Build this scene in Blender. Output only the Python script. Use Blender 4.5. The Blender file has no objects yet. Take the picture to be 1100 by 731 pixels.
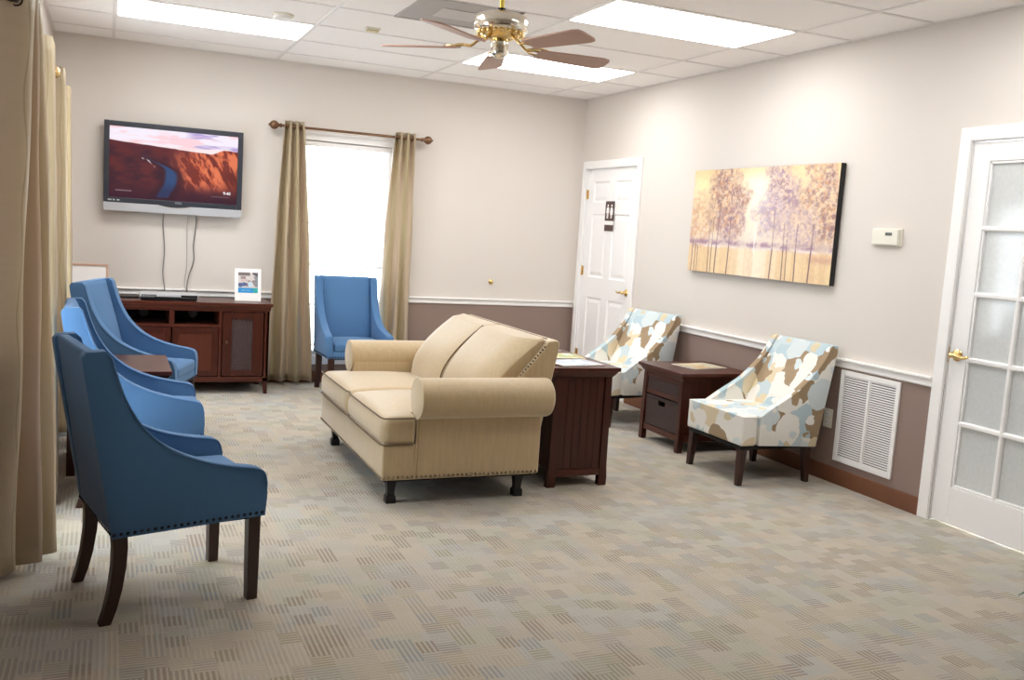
import bpy, bmesh, math, random
import numpy as np
from mathutils import Vector, Matrix
random.seed(7)
PI = math.pi
scene = bpy.context.scene
COL = scene.collection

# ------------------------------------------------------------------ room measures (metres)
H = 2.719          # ceiling
W = 4.577          # left wall at x = -W, right wall at x = 0, far wall at y = 0
YN = -9.6          # near wall, behind the camera
RAIL = 0.785
DOORTOP = 2.128

# ------------------------------------------------------------------ node helpers
def lin(c):
    return tuple((v/255/12.92 if v/255 <= .04045 else ((v/255+.055)/1.055)**2.4) for v in c)

class NT:
    def __init__(s, name):
        s.m = bpy.data.materials.new(name); s.m.use_nodes = True
        s.t = s.m.node_tree; s.t.nodes.clear()
        s.out = s.n('ShaderNodeOutputMaterial')
    def n(s, typ, **kw):
        nd = s.t.nodes.new(typ)
        for k, v in kw.items(): setattr(nd, k, v)
        return nd
    def l(s, a, b): s.t.links.new(a, b)
    def put(s, nd, key, v):
        if v is None: return
        if isinstance(v, bpy.types.NodeSocket): s.l(v, nd.inputs[key])
        else:
            if isinstance(v, (tuple, list)) and len(v) == 3 and nd.inputs[key].type == 'RGBA': v = (*v, 1)
            nd.inputs[key].default_value = v
    def math(s, op, a, b=None, c=None):
        nd = s.n('ShaderNodeMath', operation=op)
        s.put(nd, 0, a); s.put(nd, 1, b); s.put(nd, 2, c)
        return nd.outputs[0]
    def mix(s, f, a, b, bt='MIX'):
        nd = s.n('ShaderNodeMix', data_type='RGBA', blend_type=bt)
        s.put(nd, 0, f)
        s.put(nd, 6, (*a, 1) if isinstance(a, tuple) and len(a) == 3 else a)
        s.put(nd, 7, (*b, 1) if isinstance(b, tuple) and len(b) == 3 else b)
        return nd.outputs[2]
    def coord(s, which='Object', scale=(1, 1, 1), rot=(0, 0, 0), loc=(0, 0, 0)):
        tc = s.n('ShaderNodeTexCoord'); mp = s.n('ShaderNodeMapping')
        mp.inputs['Scale'].default_value = scale; mp.inputs['Rotation'].default_value = rot
        mp.inputs['Location'].default_value = loc
        s.l(tc.outputs[which], mp.inputs[0]); return mp.outputs[0]
    def noise(s, vec, scale, detail=2, rough=.5):
        nd = s.n('ShaderNodeTexNoise'); s.put(nd, 'Vector', vec)
        nd.inputs['Scale'].default_value = scale; nd.inputs['Detail'].default_value = detail
        nd.inputs['Roughness'].default_value = rough
        return nd.outputs
    def ramp(s, f, stops, interp='LINEAR'):
        nd = s.n('ShaderNodeValToRGB'); cr = nd.color_ramp; cr.interpolation = interp
        while len(cr.elements) < len(stops): cr.elements.new(.5)
        for e, (p, c) in zip(cr.elements, stops): e.position = p; e.color = (*c, 1)
        s.put(nd, 0, f); return nd.outputs[0]
    def bump(s, h, strength=.2, dist=.01):
        nd = s.n('ShaderNodeBump'); nd.inputs['Strength'].default_value = strength
        nd.inputs['Distance'].default_value = dist; s.put(nd, 'Height', h); return nd.outputs[0]
    def bsdf(s, color, rough=.5, metal=0, normal=None, sheen=0, spec=.5, coat=0):
        nd = s.n('ShaderNodeBsdfPrincipled')
        s.put(nd, 'Base Color', color); s.put(nd, 'Roughness', rough); nd.inputs['Metallic'].default_value = metal
        if normal is not None: s.put(nd, 'Normal', normal)
        nd.inputs['Sheen Weight'].default_value = sheen
        nd.inputs['Specular IOR Level'].default_value = spec
        nd.inputs['Coat Weight'].default_value = coat
        return nd
    def noise_off(s, P, k=90, a=.004):
        nd = s.n('ShaderNodeVectorMath', operation='MULTIPLY_ADD')
        s.l(s.noise(P, k, 2)[1], nd.inputs[0]); nd.inputs[1].default_value = (a, a, 0); s.l(P, nd.inputs[2]); return nd.outputs[0]
    def done(s, sh):
        s.l(sh.outputs[0] if hasattr(sh, 'outputs') else sh, s.out.inputs[0]); return s.m

def plain(name, rgb, rough=.5, metal=0, var=.04, nscale=9, bump=0, spec=.5, coat=0):
    t = NT(name); v = t.coord()
    n = t.noise(v, nscale, 3)[0]
    c = lin(rgb)
    col = t.mix(n, tuple(x*(1-var) for x in c), tuple(min(1, x*(1+var)) for x in c))
    nm = t.bump(t.noise(v, nscale*14, 2)[0], bump, .004) if bump else None
    return t.done(t.bsdf(col, rough, metal, nm, spec=spec, coat=coat))

M = {}
M['wall_up'] = plain('wall_paint_greige', (222, 211, 200), .75, var=.012, nscale=1.5, bump=.04)
M['white'] = plain('white_trim_paint', (248, 247, 246), .35, var=.01)
M['door_white'] = plain('white_door_paint', (248, 247, 247), .4, var=.01)
M['plastic_white'] = plain('white_plastic', (236, 233, 220), .4, var=.01)
M['grid'] = plain('ceiling_grid_paint', (232, 228, 226), .5, var=.01)
M['base_brown'] = plain('brown_vinyl_base', (112, 70, 46), .5, var=.08)
M['brass'] = plain('polished_brass', (236, 206, 146), .2, 1, var=.05)
M['chrome'] = plain('polished_nickel', (232, 226, 212), .12, 1, var=.02)
M['bronze'] = plain('antique_bronze', (130, 98, 74), .35, .8, var=.15)
M['dark_bronze'] = plain('dark_bronze', (60, 42, 36), .35, .7, var=.15)
M['black'] = plain('black_plastic', (16, 16, 18), .4, var=.1)
M['black_fabric'] = plain('black_dust_cover', (14, 13, 14), .9)
M['tv_grey'] = plain('charcoal_tv_bezel', (52, 56, 66), .3, var=.03)
M['tv_silver'] = plain('silver_tv_trim', (196, 198, 204), .35, .25, var=.02)
M['nail'] = plain('pewter_nailhead', (128, 114, 96), .22, 1, var=.1)
M['nail_dark'] = plain('dark_nailhead', (34, 38, 52), .25, .7, var=.1)
M['paper'] = plain('paper_pages', (232, 228, 220), .8, var=.03)
M['wood_blade'] = plain('fan_blade_veneer', (176, 140, 124), .4, var=.1)
M['frame_wood'] = plain('light_wood_frame', (206, 168, 146), .5, var=.08)
M['mat_white'] = plain('white_mat_board', (250, 249, 247), .7, var=.01)
M['leg_dark'] = plain('espresso_leg', (54, 26, 19), .35, var=.15)
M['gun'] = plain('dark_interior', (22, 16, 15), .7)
M['grey_disc'] = plain('grey_grommet', (104, 102, 102), .5)
M['silver'] = plain('silver_player_case', (205, 207, 210), .35, .3)
M['green_leaf'] = plain('green_leaf', (52, 96, 56), .5, var=.25)
M['clay'] = plain('glazed_pot', (120, 88, 66), .4, var=.1)
M['soil'] = plain('potting_soil', (50, 36, 28), .95, var=.3, nscale=60)
M['pewter_sign'] = plain('brown_sign_plate', (84, 62, 58), .5)
M['grey_tint'] = plain('vent_grey', (172, 166, 162), .6)

def mat_wainscot():
    t = NT('wall_paint_two_tone')
    tc = t.n('ShaderNodeTexCoord'); sp = t.n('ShaderNodeSeparateXYZ'); t.l(tc.outputs['Object'], sp.inputs[0])
    f = t.math('GREATER_THAN', sp.outputs[2], RAIL-.03)
    n = t.noise(tc.outputs['Object'], 1.2, 2)[0]
    a = t.mix(n, lin((142, 121, 112)), lin((146, 125, 117)))
    b = t.mix(n, lin((220, 213, 206)), lin((223, 216, 209)))
    nm = t.bump(t.noise(tc.outputs['Object'], 160, 2)[0], .05, .003)
    return t.done(t.bsdf(t.mix(f, a, b), .7, normal=nm))
M['wall'] = mat_wainscot()

def mat_ceiling():
    t = NT('acoustic_tile'); v = t.coord()
    n = t.noise(v, 90, 4, .7)[0]
    c = t.mix(t.noise(v, .8, 1)[0], lin((251, 247, 245)), lin((253, 250, 248)))
    sp = t.math('GREATER_THAN', n, .64)
    c = t.mix(t.math('MULTIPLY', sp, .06), c, lin((150, 140, 135)))
    return t.done(t.bsdf(c, .9, normal=t.bump(n, .25, .004)))
M['ceiling'] = mat_ceiling()

def mat_carpet():
    t = NT('patterned_loop_carpet')
    tc = t.n('ShaderNodeTexCoord'); P = tc.outputs['Object']
    def scl(v, k):
        nd = t.n('ShaderNodeVectorMath', operation='SCALE'); t.l(v, nd.inputs[0]); nd.inputs['Scale'].default_value = k; return nd.outputs[0]
    def floor3(v):
        nd = t.n('ShaderNodeVectorMath', operation='FLOOR'); t.l(v, nd.inputs[0]); return nd.outputs[0]
    def white(v):
        nd = t.n('ShaderNodeTexWhiteNoise', noise_dimensions='3D'); t.l(v, nd.inputs[0]); return nd.outputs
    wob = t.n('ShaderNodeVectorMath', operation='MULTIPLY_ADD')
    t.l(t.noise(P, 26, 2)[1], wob.inputs[0]); wob.inputs[1].default_value = (.010, .010, 0); t.l(P, wob.inputs[2])
    mp = t.n('ShaderNodeMapping'); t.l(wob.outputs[0], mp.inputs[0]); mp.inputs['Scale'].default_value = (1/.072, 1/.085, 0); mp.inputs['Location'].default_value = (.3, .4, .5)
    sx0 = t.n('ShaderNodeSeparateXYZ'); t.l(mp.outputs[0], sx0.inputs[0])
    off = t.math('MULTIPLY', t.math('FLOOR', sx0.outputs[0]), .37)
    cx0 = t.n('ShaderNodeCombineXYZ'); t.l(sx0.outputs[0], cx0.inputs[0]); t.l(t.math('ADD', sx0.outputs[1], off), cx0.inputs[1]); cx0.inputs[2].default_value = .5
    cell = floor3(cx0.outputs[0]); r = white(cell)
    mp2 = t.n('ShaderNodeMapping'); t.l(wob.outputs[0], mp2.inputs[0]); mp2.inputs['Scale'].default_value = (1/.145, 1/.17, 0); mp2.inputs['Location'].default_value = (.7, .1, 2.5)
    r2 = white(floor3(mp2.outputs[0]))
    sp = t.n('ShaderNodeSeparateXYZ'); t.l(t.noise_off(P), sp.inputs[0])
    sx = t.math('MULTIPLY_ADD', t.math('SINE', t.math('MULTIPLY', sp.outputs[0], 2*PI/.0178)), .5, .5)
    sy = t.math('MULTIPLY_ADD', t.math('SINE', t.math('MULTIPLY', sp.outputs[1], 2*PI/.0178)), .5, .5)
    horiz = t.math('GREATER_THAN', r[0], .66)
    st = t.n('ShaderNodeMix'); t.l(horiz, st.inputs[0]); t.l(sx, st.inputs[2]); t.l(sy, st.inputs[3])
    stripe = t.math('SMOOTH_MIN', st.outputs[0], .75, .3)
    base = t.ramp(r2[0], [(0, lin((208, 197, 178))), (.45, lin((203, 195, 182))), (.62, lin((200, 197, 187))), (.82, lin((200, 196, 178))), (1, lin((208, 197, 178)))], 'CONSTANT')
    dark = t.ramp(r[0], [(0, lin((140, 118, 98))), (.22, lin((144, 134, 118))), (.42, lin((142, 146, 150))), (.62, lin((154, 144, 108))), (.8, lin((142, 128, 124)))], 'CONSTANT')
    sepc = t.n('ShaderNodeSeparateColor'); t.l(r[1], sepc.inputs[0])
    amt = t.math('MULTIPLY', stripe, t.ramp(sepc.outputs[1], [(0, (.16,)*3), (.25, (.38,)*3), (.5, (.68,)*3), (.78, (1,)*3)], 'CONSTANT'))
    c = t.mix(amt, base, dark)
    fine = t.noise(P, 260, 3, .8)[0]
    c = t.mix(t.math('MULTIPLY', t.math('SUBTRACT', fine, .35), .75), c, lin((110, 102, 92)))
    big = t.noise(P, .9, 2)[0]
    c = t.mix(t.math('MULTIPLY', big, .18), c, lin((150, 146, 140)))
    nm = t.bump(t.math('ADD', t.noise(P, 420, 2)[0], t.math('MULTIPLY', stripe, -.5)), .55, .006)
    return t.done(t.bsdf(c, .95, normal=nm, sheen=.15, spec=.2))
M['carpet'] = mat_carpet()

def mat_fabric(name, rgb, var=.12, scale=420, rough=.85, sheen=.25, spec=.25, streak=None):
    t = NT(name); v = t.coord()
    n = t.noise(v, scale, 2, .7)[0]
    c0 = lin(rgb)
    c = t.mix(n, tuple(x*(1-var*1.6) for x in c0), tuple(min(1, x*(1+var)) for x in c0))
    if streak:
        vv = t.coord(scale=streak); n2 = t.noise(vv, 60, 3, .7)[0]
        c = t.mix(t.math('MULTIPLY', t.math('SMOOTH_MIN', t.math('MULTIPLY', t.math('SUBTRACT', n2, .3), 2.2), 1, .2), .42), c, tuple(x*.55 for x in c0))
    n3 = t.noise(v, 3, 2)[0]
    c = t.mix(t.math('MULTIPLY', n3, .12), c, tuple(min(1, x*1.25) for x in c0))
    return t.done(t.bsdf(c, rough, normal=t.bump(n, .35, .002), sheen=sheen, spec=spec))
M['blue'] = mat_fabric('blue_woven_upholstery', (80, 120, 164), sheen=.12)
M['sofa'] = mat_fabric('tan_chenille_upholstery', (196, 172, 132), var=.14, streak=(1, 1, .12), rough=.5, spec=.5, sheen=.55)
M['welt'] = mat_fabric('brown_welt_cord', (104, 84, 62))

def mat_floral():
    t = NT('cream_blue_floral_upholstery')
    v = t.coord('Object')
    ns = t.noise(v, 9, 2)[1]
    wob = t.n('ShaderNodeVectorMath', operation='MULTIPLY_ADD'); t.l(ns, wob.inputs[0])
    wob.inputs[1].default_value = (.09, .09, .09); t.l(v, wob.inputs[2])
    c = lin((238, 236, 230))
    def layer(col_prev, scale, off, thr, stops, gate=.45):
        mp = t.n('ShaderNodeMapping'); t.l(wob.outputs[0], mp.inputs[0]); mp.inputs['Location'].default_value = off
        vo = t.n('ShaderNodeTexVoronoi'); t.l(mp.outputs[0], vo.inputs['Vector']); vo.inputs['Scale'].default_value = scale
        sc = t.n('ShaderNodeSeparateColor'); t.l(vo.outputs['Color'], sc.inputs[0])
        colr = t.ramp(sc.outputs[0], stops, 'CONSTANT')
        m = t.math('MULTIPLY', t.math('LESS_THAN', vo.outputs['Distance'], thr), t.math('GREATER_THAN', sc.outputs[1], gate))
        return t.mix(m, col_prev, colr), vo
    A = [(0, lin((238, 236, 230))), (.14, lin((184, 204, 212))), (.36, lin((224, 210, 180))), (.58, lin((158, 136, 108))), (.70, lin((236, 234, 228))), (.84, lin((198, 213, 218)))]
    B = [(0, lin((240, 238, 232))), (.25, lin((226, 212, 182))), (.48, lin((186, 205, 213))), (.72, lin((210, 220, 222))), (.85, lin((164, 142, 114)))]
    c, _ = layer(c, 6.3, (0, 0, 0), .8, A, .12)
    c, _ = layer(c, 5.4, (.37, .21, .53), .52, B, .25)
    c, _ = layer(c, 11, (.9, .41, .13), .36, [(0, lin((240, 238, 234))), (.35, lin((170, 146, 116))), (.5, lin((214, 224, 226))), (.8, lin((216, 204, 172)))])
    n = t.noise(v, 380, 2)[0]
    return t.done(t.bsdf(c, .8, normal=t.bump(n, .25, .002), sheen=.15, spec=.25))
M['floral'] = mat_floral()

def mat_wood(name, dark, light, rough=.32, grain=(1, 1, .08)):
    t = NT(name); v = t.coord(scale=grain)
    n = t.noise(v, 34, 4, .65)[0]
    c = t.mix(n, lin(dark), lin(light))
    return t.done(t.bsdf(c, rough, normal=t.bump(n, .06, .003), coat=.08, spec=.35))
M['mahog'] = mat_wood('dark_mahogany_vertical', (40, 12, 6), (78, 30, 16))
M['mahog_x'] = mat_wood('dark_mahogany_x', (46, 16, 9), (92, 40, 24), grain=(.08, 1, 1))
M['mahog_y'] = mat_wood('dark_mahogany_y', (46, 16, 9), (92, 40, 24), grain=(1, .08, 1))
M['mahog_door'] = mat_wood('red_mahogany_door', (64, 26, 15), (94, 42, 26))

def mat_weave():
    t = NT('dark_woven_rattan'); v = t.coord()
    sp = t.n('ShaderNodeSeparateXYZ'); t.l(v, sp.inputs[0])
    a = t.math('SINE', t.math('MULTIPLY', sp.outputs[2], 2*PI/.012)); b = t.math('SINE', t.math('MULTIPLY', t.math('ADD', sp.outputs[1], sp.outputs[0]), 2*PI/.03))
    h = t.math('MULTIPLY', a, b)
    n = t.noise(v, 60, 3)[0]
    c = t.mix(t.math('MULTIPLY_ADD', h, .35, t.math('MULTIPLY', n, .5)), lin((34, 18, 18)), lin((98, 62, 58)))
    return t.done(t.bsdf(c, .5, normal=t.bump(h, .7, .006)))
M['weave'] = mat_weave()

def mat_curtain():
    t = NT('striped_satin_drape')
    uv = t.n('ShaderNodeUVMap'); sp = t.n('ShaderNodeSeparateXYZ'); t.l(uv.outputs[0], sp.inputs[0])
    v = t.coord()
    wavy = t.math('MULTIPLY', t.math('SINE', t.math('MULTIPLY_ADD', sp.outputs[1], 16.0, t.math('MULTIPLY', t.math('FLOOR', t.math('MULTIPLY', sp.outputs[0], 9)), 2.1))), .05)
    x = t.math('ADD', t.math('MULTIPLY', sp.outputs[0], 9.0), wavy)
    fr = t.math('FRACT', x)
    line = t.math('LESS_THAN', t.math('ABSOLUTE', t.math('SUBTRACT', fr, .5)), .022)
    band = t.math('MULTIPLY_ADD', t.math('SINE', t.math('MULTIPLY', sp.outputs[0], 21.0)), .5, .5)
    c = t.mix(band, lin((186, 170, 134)), lin((204, 184, 158)))
    c = t.mix(t.math('MULTIPLY', line, .5), c, lin((140, 120, 86)))
    hb = t.noise(t.coord(scale=(.3, .3, 6)), 3, 2)[0]
    bs = t.bsdf(c, .42, sheen=.3, spec=.4, normal=t.bump(hb, .18, .02))
    tr = t.n('ShaderNodeBsdfTranslucent'); t.put(tr, 'Color', t.mix(.3, c, lin((240, 200, 180))))
    mx = t.n('ShaderNodeMixShader'); mx.inputs[0].default_value = .16
    t.l(bs.outputs[0], mx.inputs[1]); t.l(tr.outputs[0], mx.inputs[2])
    return t.done(mx)
M['curtain'] = mat_curtain()

def mat_glass():
    t = NT('clear_window_glass')
    a = t.n('ShaderNodeBsdfTransparent'); a.inputs[0].default_value = (.97, .98, .98, 1)
    g = t.n('ShaderNodeBsdfGlossy'); g.inputs['Roughness'].default_value = .02
    mx = t.n('ShaderNodeMixShader'); mx.inputs[0].default_value = .06
    t.l(a.outputs[0], mx.inputs[1]); t.l(g.outputs[0], mx.inputs[2])
    return t.done(mx)
M['glass'] = mat_glass()

def mat_film():
    t = NT('grey_film_glass'); v = t.coord()
    n = t.noise(v, 45, 4, .7)[0]
    c = t.mix(n, lin((196, 201, 202)), lin((222, 225, 225)))
    return t.done(t.bsdf(c, .12, spec=.6, coat=.5))
M['film'] = mat_film()

def mat_blind():
    t = NT('white_blind_slat')
    b = t.bsdf(lin((244, 244, 242)), .5)
    tr = t.n('ShaderNodeBsdfTranslucent'); tr.inputs[0].default_value = (.9, .9, .88, 1)
    mx = t.n('ShaderNodeMixShader'); mx.inputs[0].default_value = .02
    t.l(b.outputs[0], mx.inputs[1]); t.l(tr.outputs[0], mx.inputs[2])
    return t.done(mx)
M['blind'] = mat_blind()

def mat_emit(name, rgb, s):
    t = NT(name); e = t.n('ShaderNodeEmission'); e.inputs[0].default_value = (*rgb, 1); e.inputs[1].default_value = s
    return t.done(e)
PANEL = 7.4
M['panel'] = mat_emit('lit_fluorescent_diffuser', (1.0, .985, .962), PANEL)

def mat_pigment(name, emit=0, rough=.6, grain=.1):
    t = NT(name); a = t.n('ShaderNodeAttribute', attribute_name='pigment')
    v = t.coord(); n = t.noise(v, 140, 3, .7)[0]
    c = t.mix(t.math('MULTIPLY', n, grain), a.outputs['Color'], (.7, .66, .62), 'SOFT_LIGHT')
    if emit:
        b = t.bsdf((.01, .01, .012), .12); t.put(b, 'Emission Color', a.outputs['Color']); b.inputs['Emission Strength'].default_value = emit
        return t.done(b)
    return t.done(t.bsdf(c, rough, normal=t.bump(n, .1, .002)))
M['canvas'] = mat_pigment('painted_canvas', grain=.25)
M['screen'] = mat_pigment('lit_tv_screen', emit=.72)
M['print'] = mat_pigment('printed_paper', rough=.35)
M['led_text'] = mat_emit('screen_text', (.9, .9, .95), .9)
M['pale_print'] = plain('pale_logo_print', (190, 194, 200), .4)

# ------------------------------------------------------------------ object helpers
def tag(o, label=None, cat=None, group=None, kind=None):
    if label: o['label'] = label
    if cat: o['category'] = cat
    if group: o['group'] = group
    if kind: o['kind'] = kind
    return o

def thing(name, label, cat, loc=(0, 0, 0), rz=0, group=None):
    o = bpy.data.objects.new(name, None); COL.objects.link(o); o.empty_display_size = .1
    o.location = loc; o.rotation_euler = (0, 0, math.radians(rz))
    return tag(o, label, cat, group)

def children(o): return [c for c in bpy.data.objects if c.parent == o]
def copy_tree(o, parent=None, pos=None):
    c = o.copy(); COL.objects.link(c); c.parent = parent
    for ch in children(o): copy_tree(ch, c)
    return c

def finish(name, bm, mat, parent=None, sharp=38, bevel=0, seg=2, loc=None, rot=None, weld=False):
    """bm becomes ONE mesh object"""
    if weld: bmesh.ops.remove_doubles(bm, verts=bm.verts[:], dist=1e-6)
    bmesh.ops.recalc_face_normals(bm, faces=bm.faces[:])
    if bevel:
        bm.normal_update()
        es = [e for e in bm.edges if len(e.link_faces) == 2 and e.calc_face_angle(0) > math.radians(30)]
        bmesh.ops.bevel(bm, geom=es, offset=bevel, segments=seg, profile=.5, affect='EDGES', clamp_overlap=True)
    for f in bm.faces: f.smooth = True
    for e in bm.edges:
        if len(e.link_faces) == 2 and e.calc_face_angle(0) > math.radians(sharp): e.smooth = False
    me = bpy.data.meshes.new(name); bm.to_mesh(me); bm.free()
    ms = mat if isinstance(mat, (list, tuple)) else [mat]
    for m in ms: me.materials.append(m)
    o = bpy.data.objects.new(name, me); COL.objects.link(o); o.parent = parent
    if loc: o.location = loc
    if rot: o.rotation_euler = rot
    if bevel:
        wn = o.modifiers.new('even_normals', 'WEIGHTED_NORMAL'); wn.keep_sharp = True; wn.weight = 80
    return o

def box(bm, x0, x1, y0, y1, z0, z1, mi=0):
    v = [bm.verts.new(p) for p in ((x0,y0,z0),(x1,y0,z0),(x1,y1,z0),(x0,y1,z0),(x0,y0,z1),(x1,y0,z1),(x1,y1,z1),(x0,y1,z1))]
    for q in ((0,3,2,1),(4,5,6,7),(0,1,5,4),(1,2,6,5),(2,3,7,6),(3,0,4,7)):
        f = bm.faces.new([v[i] for i in q]); f.material_index = mi
    return v

def xbox(name, mat, parent, *d, bevel=0, seg=2, **k):
    bm = bmesh.new(); box(bm, *d); return finish(name, bm, mat, parent, bevel=bevel, seg=seg, **k)

def prism(bm, pts, a0, a1, axis='y'):
    """polygon pts (in the two other axes) pushed from a0 to a1 along axis"""
    def P(p, a):
        return {'y': (p[0], a, p[1]), 'x': (a, p[0], p[1]), 'z': (p[0], p[1], a)}[axis]
    A = [bm.verts.new(P(p, a0)) for p in pts]; B = [bm.verts.new(P(p, a1)) for p in pts]
    n = len(pts)
    bm.faces.new(A); bm.faces.new(B[::-1])
    for i in range(n): bm.faces.new((A[i], B[i], B[(i+1) % n], A[(i+1) % n]))
    return A + B

def rbox(bm, x0, x1, y0, y1, z0, z1, r=.02, warp=None, n=4, k=3):
    """rounded box; n = divisions of the flat part, k = of each rounded edge"""
    def ticks(a, b):
        rr = min(r, (b-a)/2*.999)
        e = [a + rr*(1-math.cos(PI/2*i/k)) if False else a + rr*i/k for i in range(k)]
        mid = [a+rr + (b-a-2*rr)*i/n for i in range(n+1)]
        return e + mid + [b - rr*(k-1-i)/k for i in range(k)]
    T = (ticks(x0, x1), ticks(y0, y1), ticks(z0, z1)); lo = (x0, y0, z0); hi = (x1, y1, z1)
    N = [len(t)-1 for t in T]; V = {}
    def vert(ijk):
        if ijk in V: return V[ijk]
        p = [T[a][ijk[a]] for a in range(3)]
        c = [min(max(p[a], lo[a]+min(r, (hi[a]-lo[a])/2*.999)), hi[a]-min(r, (hi[a]-lo[a])/2*.999)) for a in range(3)]
        d = Vector([p[a]-c[a] for a in range(3)])
        rr = [min(r, (hi[a]-lo[a])/2*.999) for a in range(3)]
        if d.length > 1e-9:
            u = Vector([d[a]/rr[a] for a in range(3)])
            m = max(abs(w) for w in u)
            u = u.normalized()*m
            p = [c[a]+u[a]*rr[a] for a in range(3)]
        p = Vector(p)
        if warp: p = Vector(warp(p))
        V[ijk] = bm.verts.new(p); return V[ijk]
    for ax in range(3):
        b, c = [(1, 2), (2, 0), (0, 1)][ax]
        for side in (0, N[ax]):
            for i in range(N[b]):
                for j in range(N[c]):
                    q = []
                    for di, dj in ((0, 0), (1, 0), (1, 1), (0, 1)):
                        t = [0, 0, 0]; t[ax] = side; t[b] = i+di; t[c] = j+dj; q.append(vert(tuple(t)))
                    if side == 0: q.reverse()
                    try: bm.faces.new(q)
                    except ValueError: pass

def tube(bm, pts, r, seg=8, closed=False, cap=True):
    pts = [Vector(p) for p in pts]; n = len(pts); rings = []
    up = Vector((0, 0, 1))
    prev = None
    for i, p in enumerate(pts):
        a = pts[(i-1) % n] if (i or closed) else p; b = pts[(i+1) % n] if (i < n-1 or closed) else p
        t = (b-a).normalized()
        if prev is None:
            s = t.cross(up)
            if s.length < 1e-3: s = t.cross(Vector((1, 0, 0)))
        else: s = prev - t*prev.dot(t)
        s.normalize(); prev = s; w = s.cross(t)
        ri = r[i] if isinstance(r, (list, tuple)) else r
        rings.append([bm.verts.new(p + (s*math.cos(2*PI*k/seg) + w*math.sin(2*PI*k/seg))*ri) for k in range(seg)])
    for i in range(n if closed else n-1):
        A, B = rings[i], rings[(i+1) % n]
        for k in range(seg): bm.faces.new((A[k], A[(k+1) % seg], B[(k+1) % seg], B[k]))
    if cap and not closed: bm.faces.new(rings[0][::-1]); bm.faces.new(rings[-1])

def lathe(bm, prof, seg=24, c=(0, 0, 0), axis='z'):
    """prof: (radius, height) pairs"""
    rings = []
    def P(r, h, a):
        x, y = r*math.cos(a), r*math.sin(a)
        q = {'z': (x, y, h), 'x': (h, x, y), 'y': (x, h, y)}[axis]
        return Vector(q) + Vector(c)
    for r, h in prof:
        if r < 1e-6: rings.append([bm.verts.new(P(0, h, 0))])
        else: rings.append([bm.verts.new(P(r, h, 2*PI*k/seg)) for k in range(seg)])
    for A, B in zip(rings, rings[1:]):
        for k in range(seg):
            a = (A[k % len(A)], A[(k+1) % len(A)], B[(k+1) % len(B)], B[k % len(B)])
            u = []
            for v in a:
                if v not in u: u.append(v)
            if len(u) >= 3: bm.faces.new(u)
    if len(rings[0]) > 1: bm.faces.new(rings[0][::-1])
    if len(rings[-1]) > 1: bm.faces.new(rings[-1])

def stud(bm, p, nrm, r=.006):
    nrm = Vector(nrm).normalized(); s = nrm.orthogonal().normalized(); w = nrm.cross(s); p = Vector(p)
    rings = []
    for a in (0, .55, 1.1):
        rings.append([bm.verts.new(p + nrm*(r*.8*math.sin(a)) + (s*math.cos(2*PI*k/8)+w*math.sin(2*PI*k/8))*r*math.cos(a)) for k in range(8)])
    for A, B in zip(rings, rings[1:]):
        for k in range(8): bm.faces.new((A[k], A[(k+1) % 8], B[(k+1) % 8], B[k]))
    bm.faces.new(rings[-1]); bm.faces.new(rings[0][::-1])

def along(a, b, step):
    a, b = Vector(a), Vector(b); n = max(1, int((b-a).length/step))
    return [a.lerp(b, i/n) for i in range(n+1)]

def smooth_curve(pts, n=6):
    """Catmull-Rom through 2D/3D points"""
    P = [Vector(p) for p in pts]; P = [P[0]*2-P[1]] + P + [P[-1]*2-P[-2]]; out = []
    for i in range(1, len(P)-2):
        for k in range(n):
            t = k/n
            out.append(.5*((2*P[i]) + (-P[i-1]+P[i+1])*t + (2*P[i-1]-5*P[i]+4*P[i+1]-P[i+2])*t*t + (-P[i-1]+3*P[i]-3*P[i+1]+P[i+2])*t**3))
    out.append(P[-2]); return out

def picture(name, func, nu, nv, w, h, mat, parent, mtx):
    """flat picture with its pigment stored per vertex; func(u,v)->sRGB 0-255 arrays; local X right, Y up"""
    u, v = np.meshgrid(np.linspace(0, 1, nu), np.linspace(0, 1, nv))
    rgb = np.clip(func(u, v), 0, 255)/255
    rgb = np.where(rgb <= .04045, rgb/12.92, ((rgb+.055)/1.055)**2.4)
    co = np.zeros((nu*nv, 3)); co[:, 0] = (u.ravel()-.5)*w; co[:, 1] = (v.ravel()-.5)*h
    idx = np.arange(nu*nv).reshape(nv, nu)
    F = np.stack([idx[:-1, :-1], idx[:-1, 1:], idx[1:, 1:], idx[1:, :-1]], -1).reshape(-1, 4)
    me = bpy.data.meshes.new(name); me.from_pydata(co.tolist(), [], F.tolist())
    at = me.color_attributes.new('pigment', 'FLOAT_COLOR', 'POINT')
    c4 = np.ones((nu*nv, 4), dtype=np.float32); c4[:, :3] = rgb.reshape(-1, 3)
    at.data.foreach_set('color', c4.ravel()); me.materials.append(mat)
    o = bpy.data.objects.new(name, me); COL.objects.link(o); o.parent = parent; o.matrix_local = mtx
    return o

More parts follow.
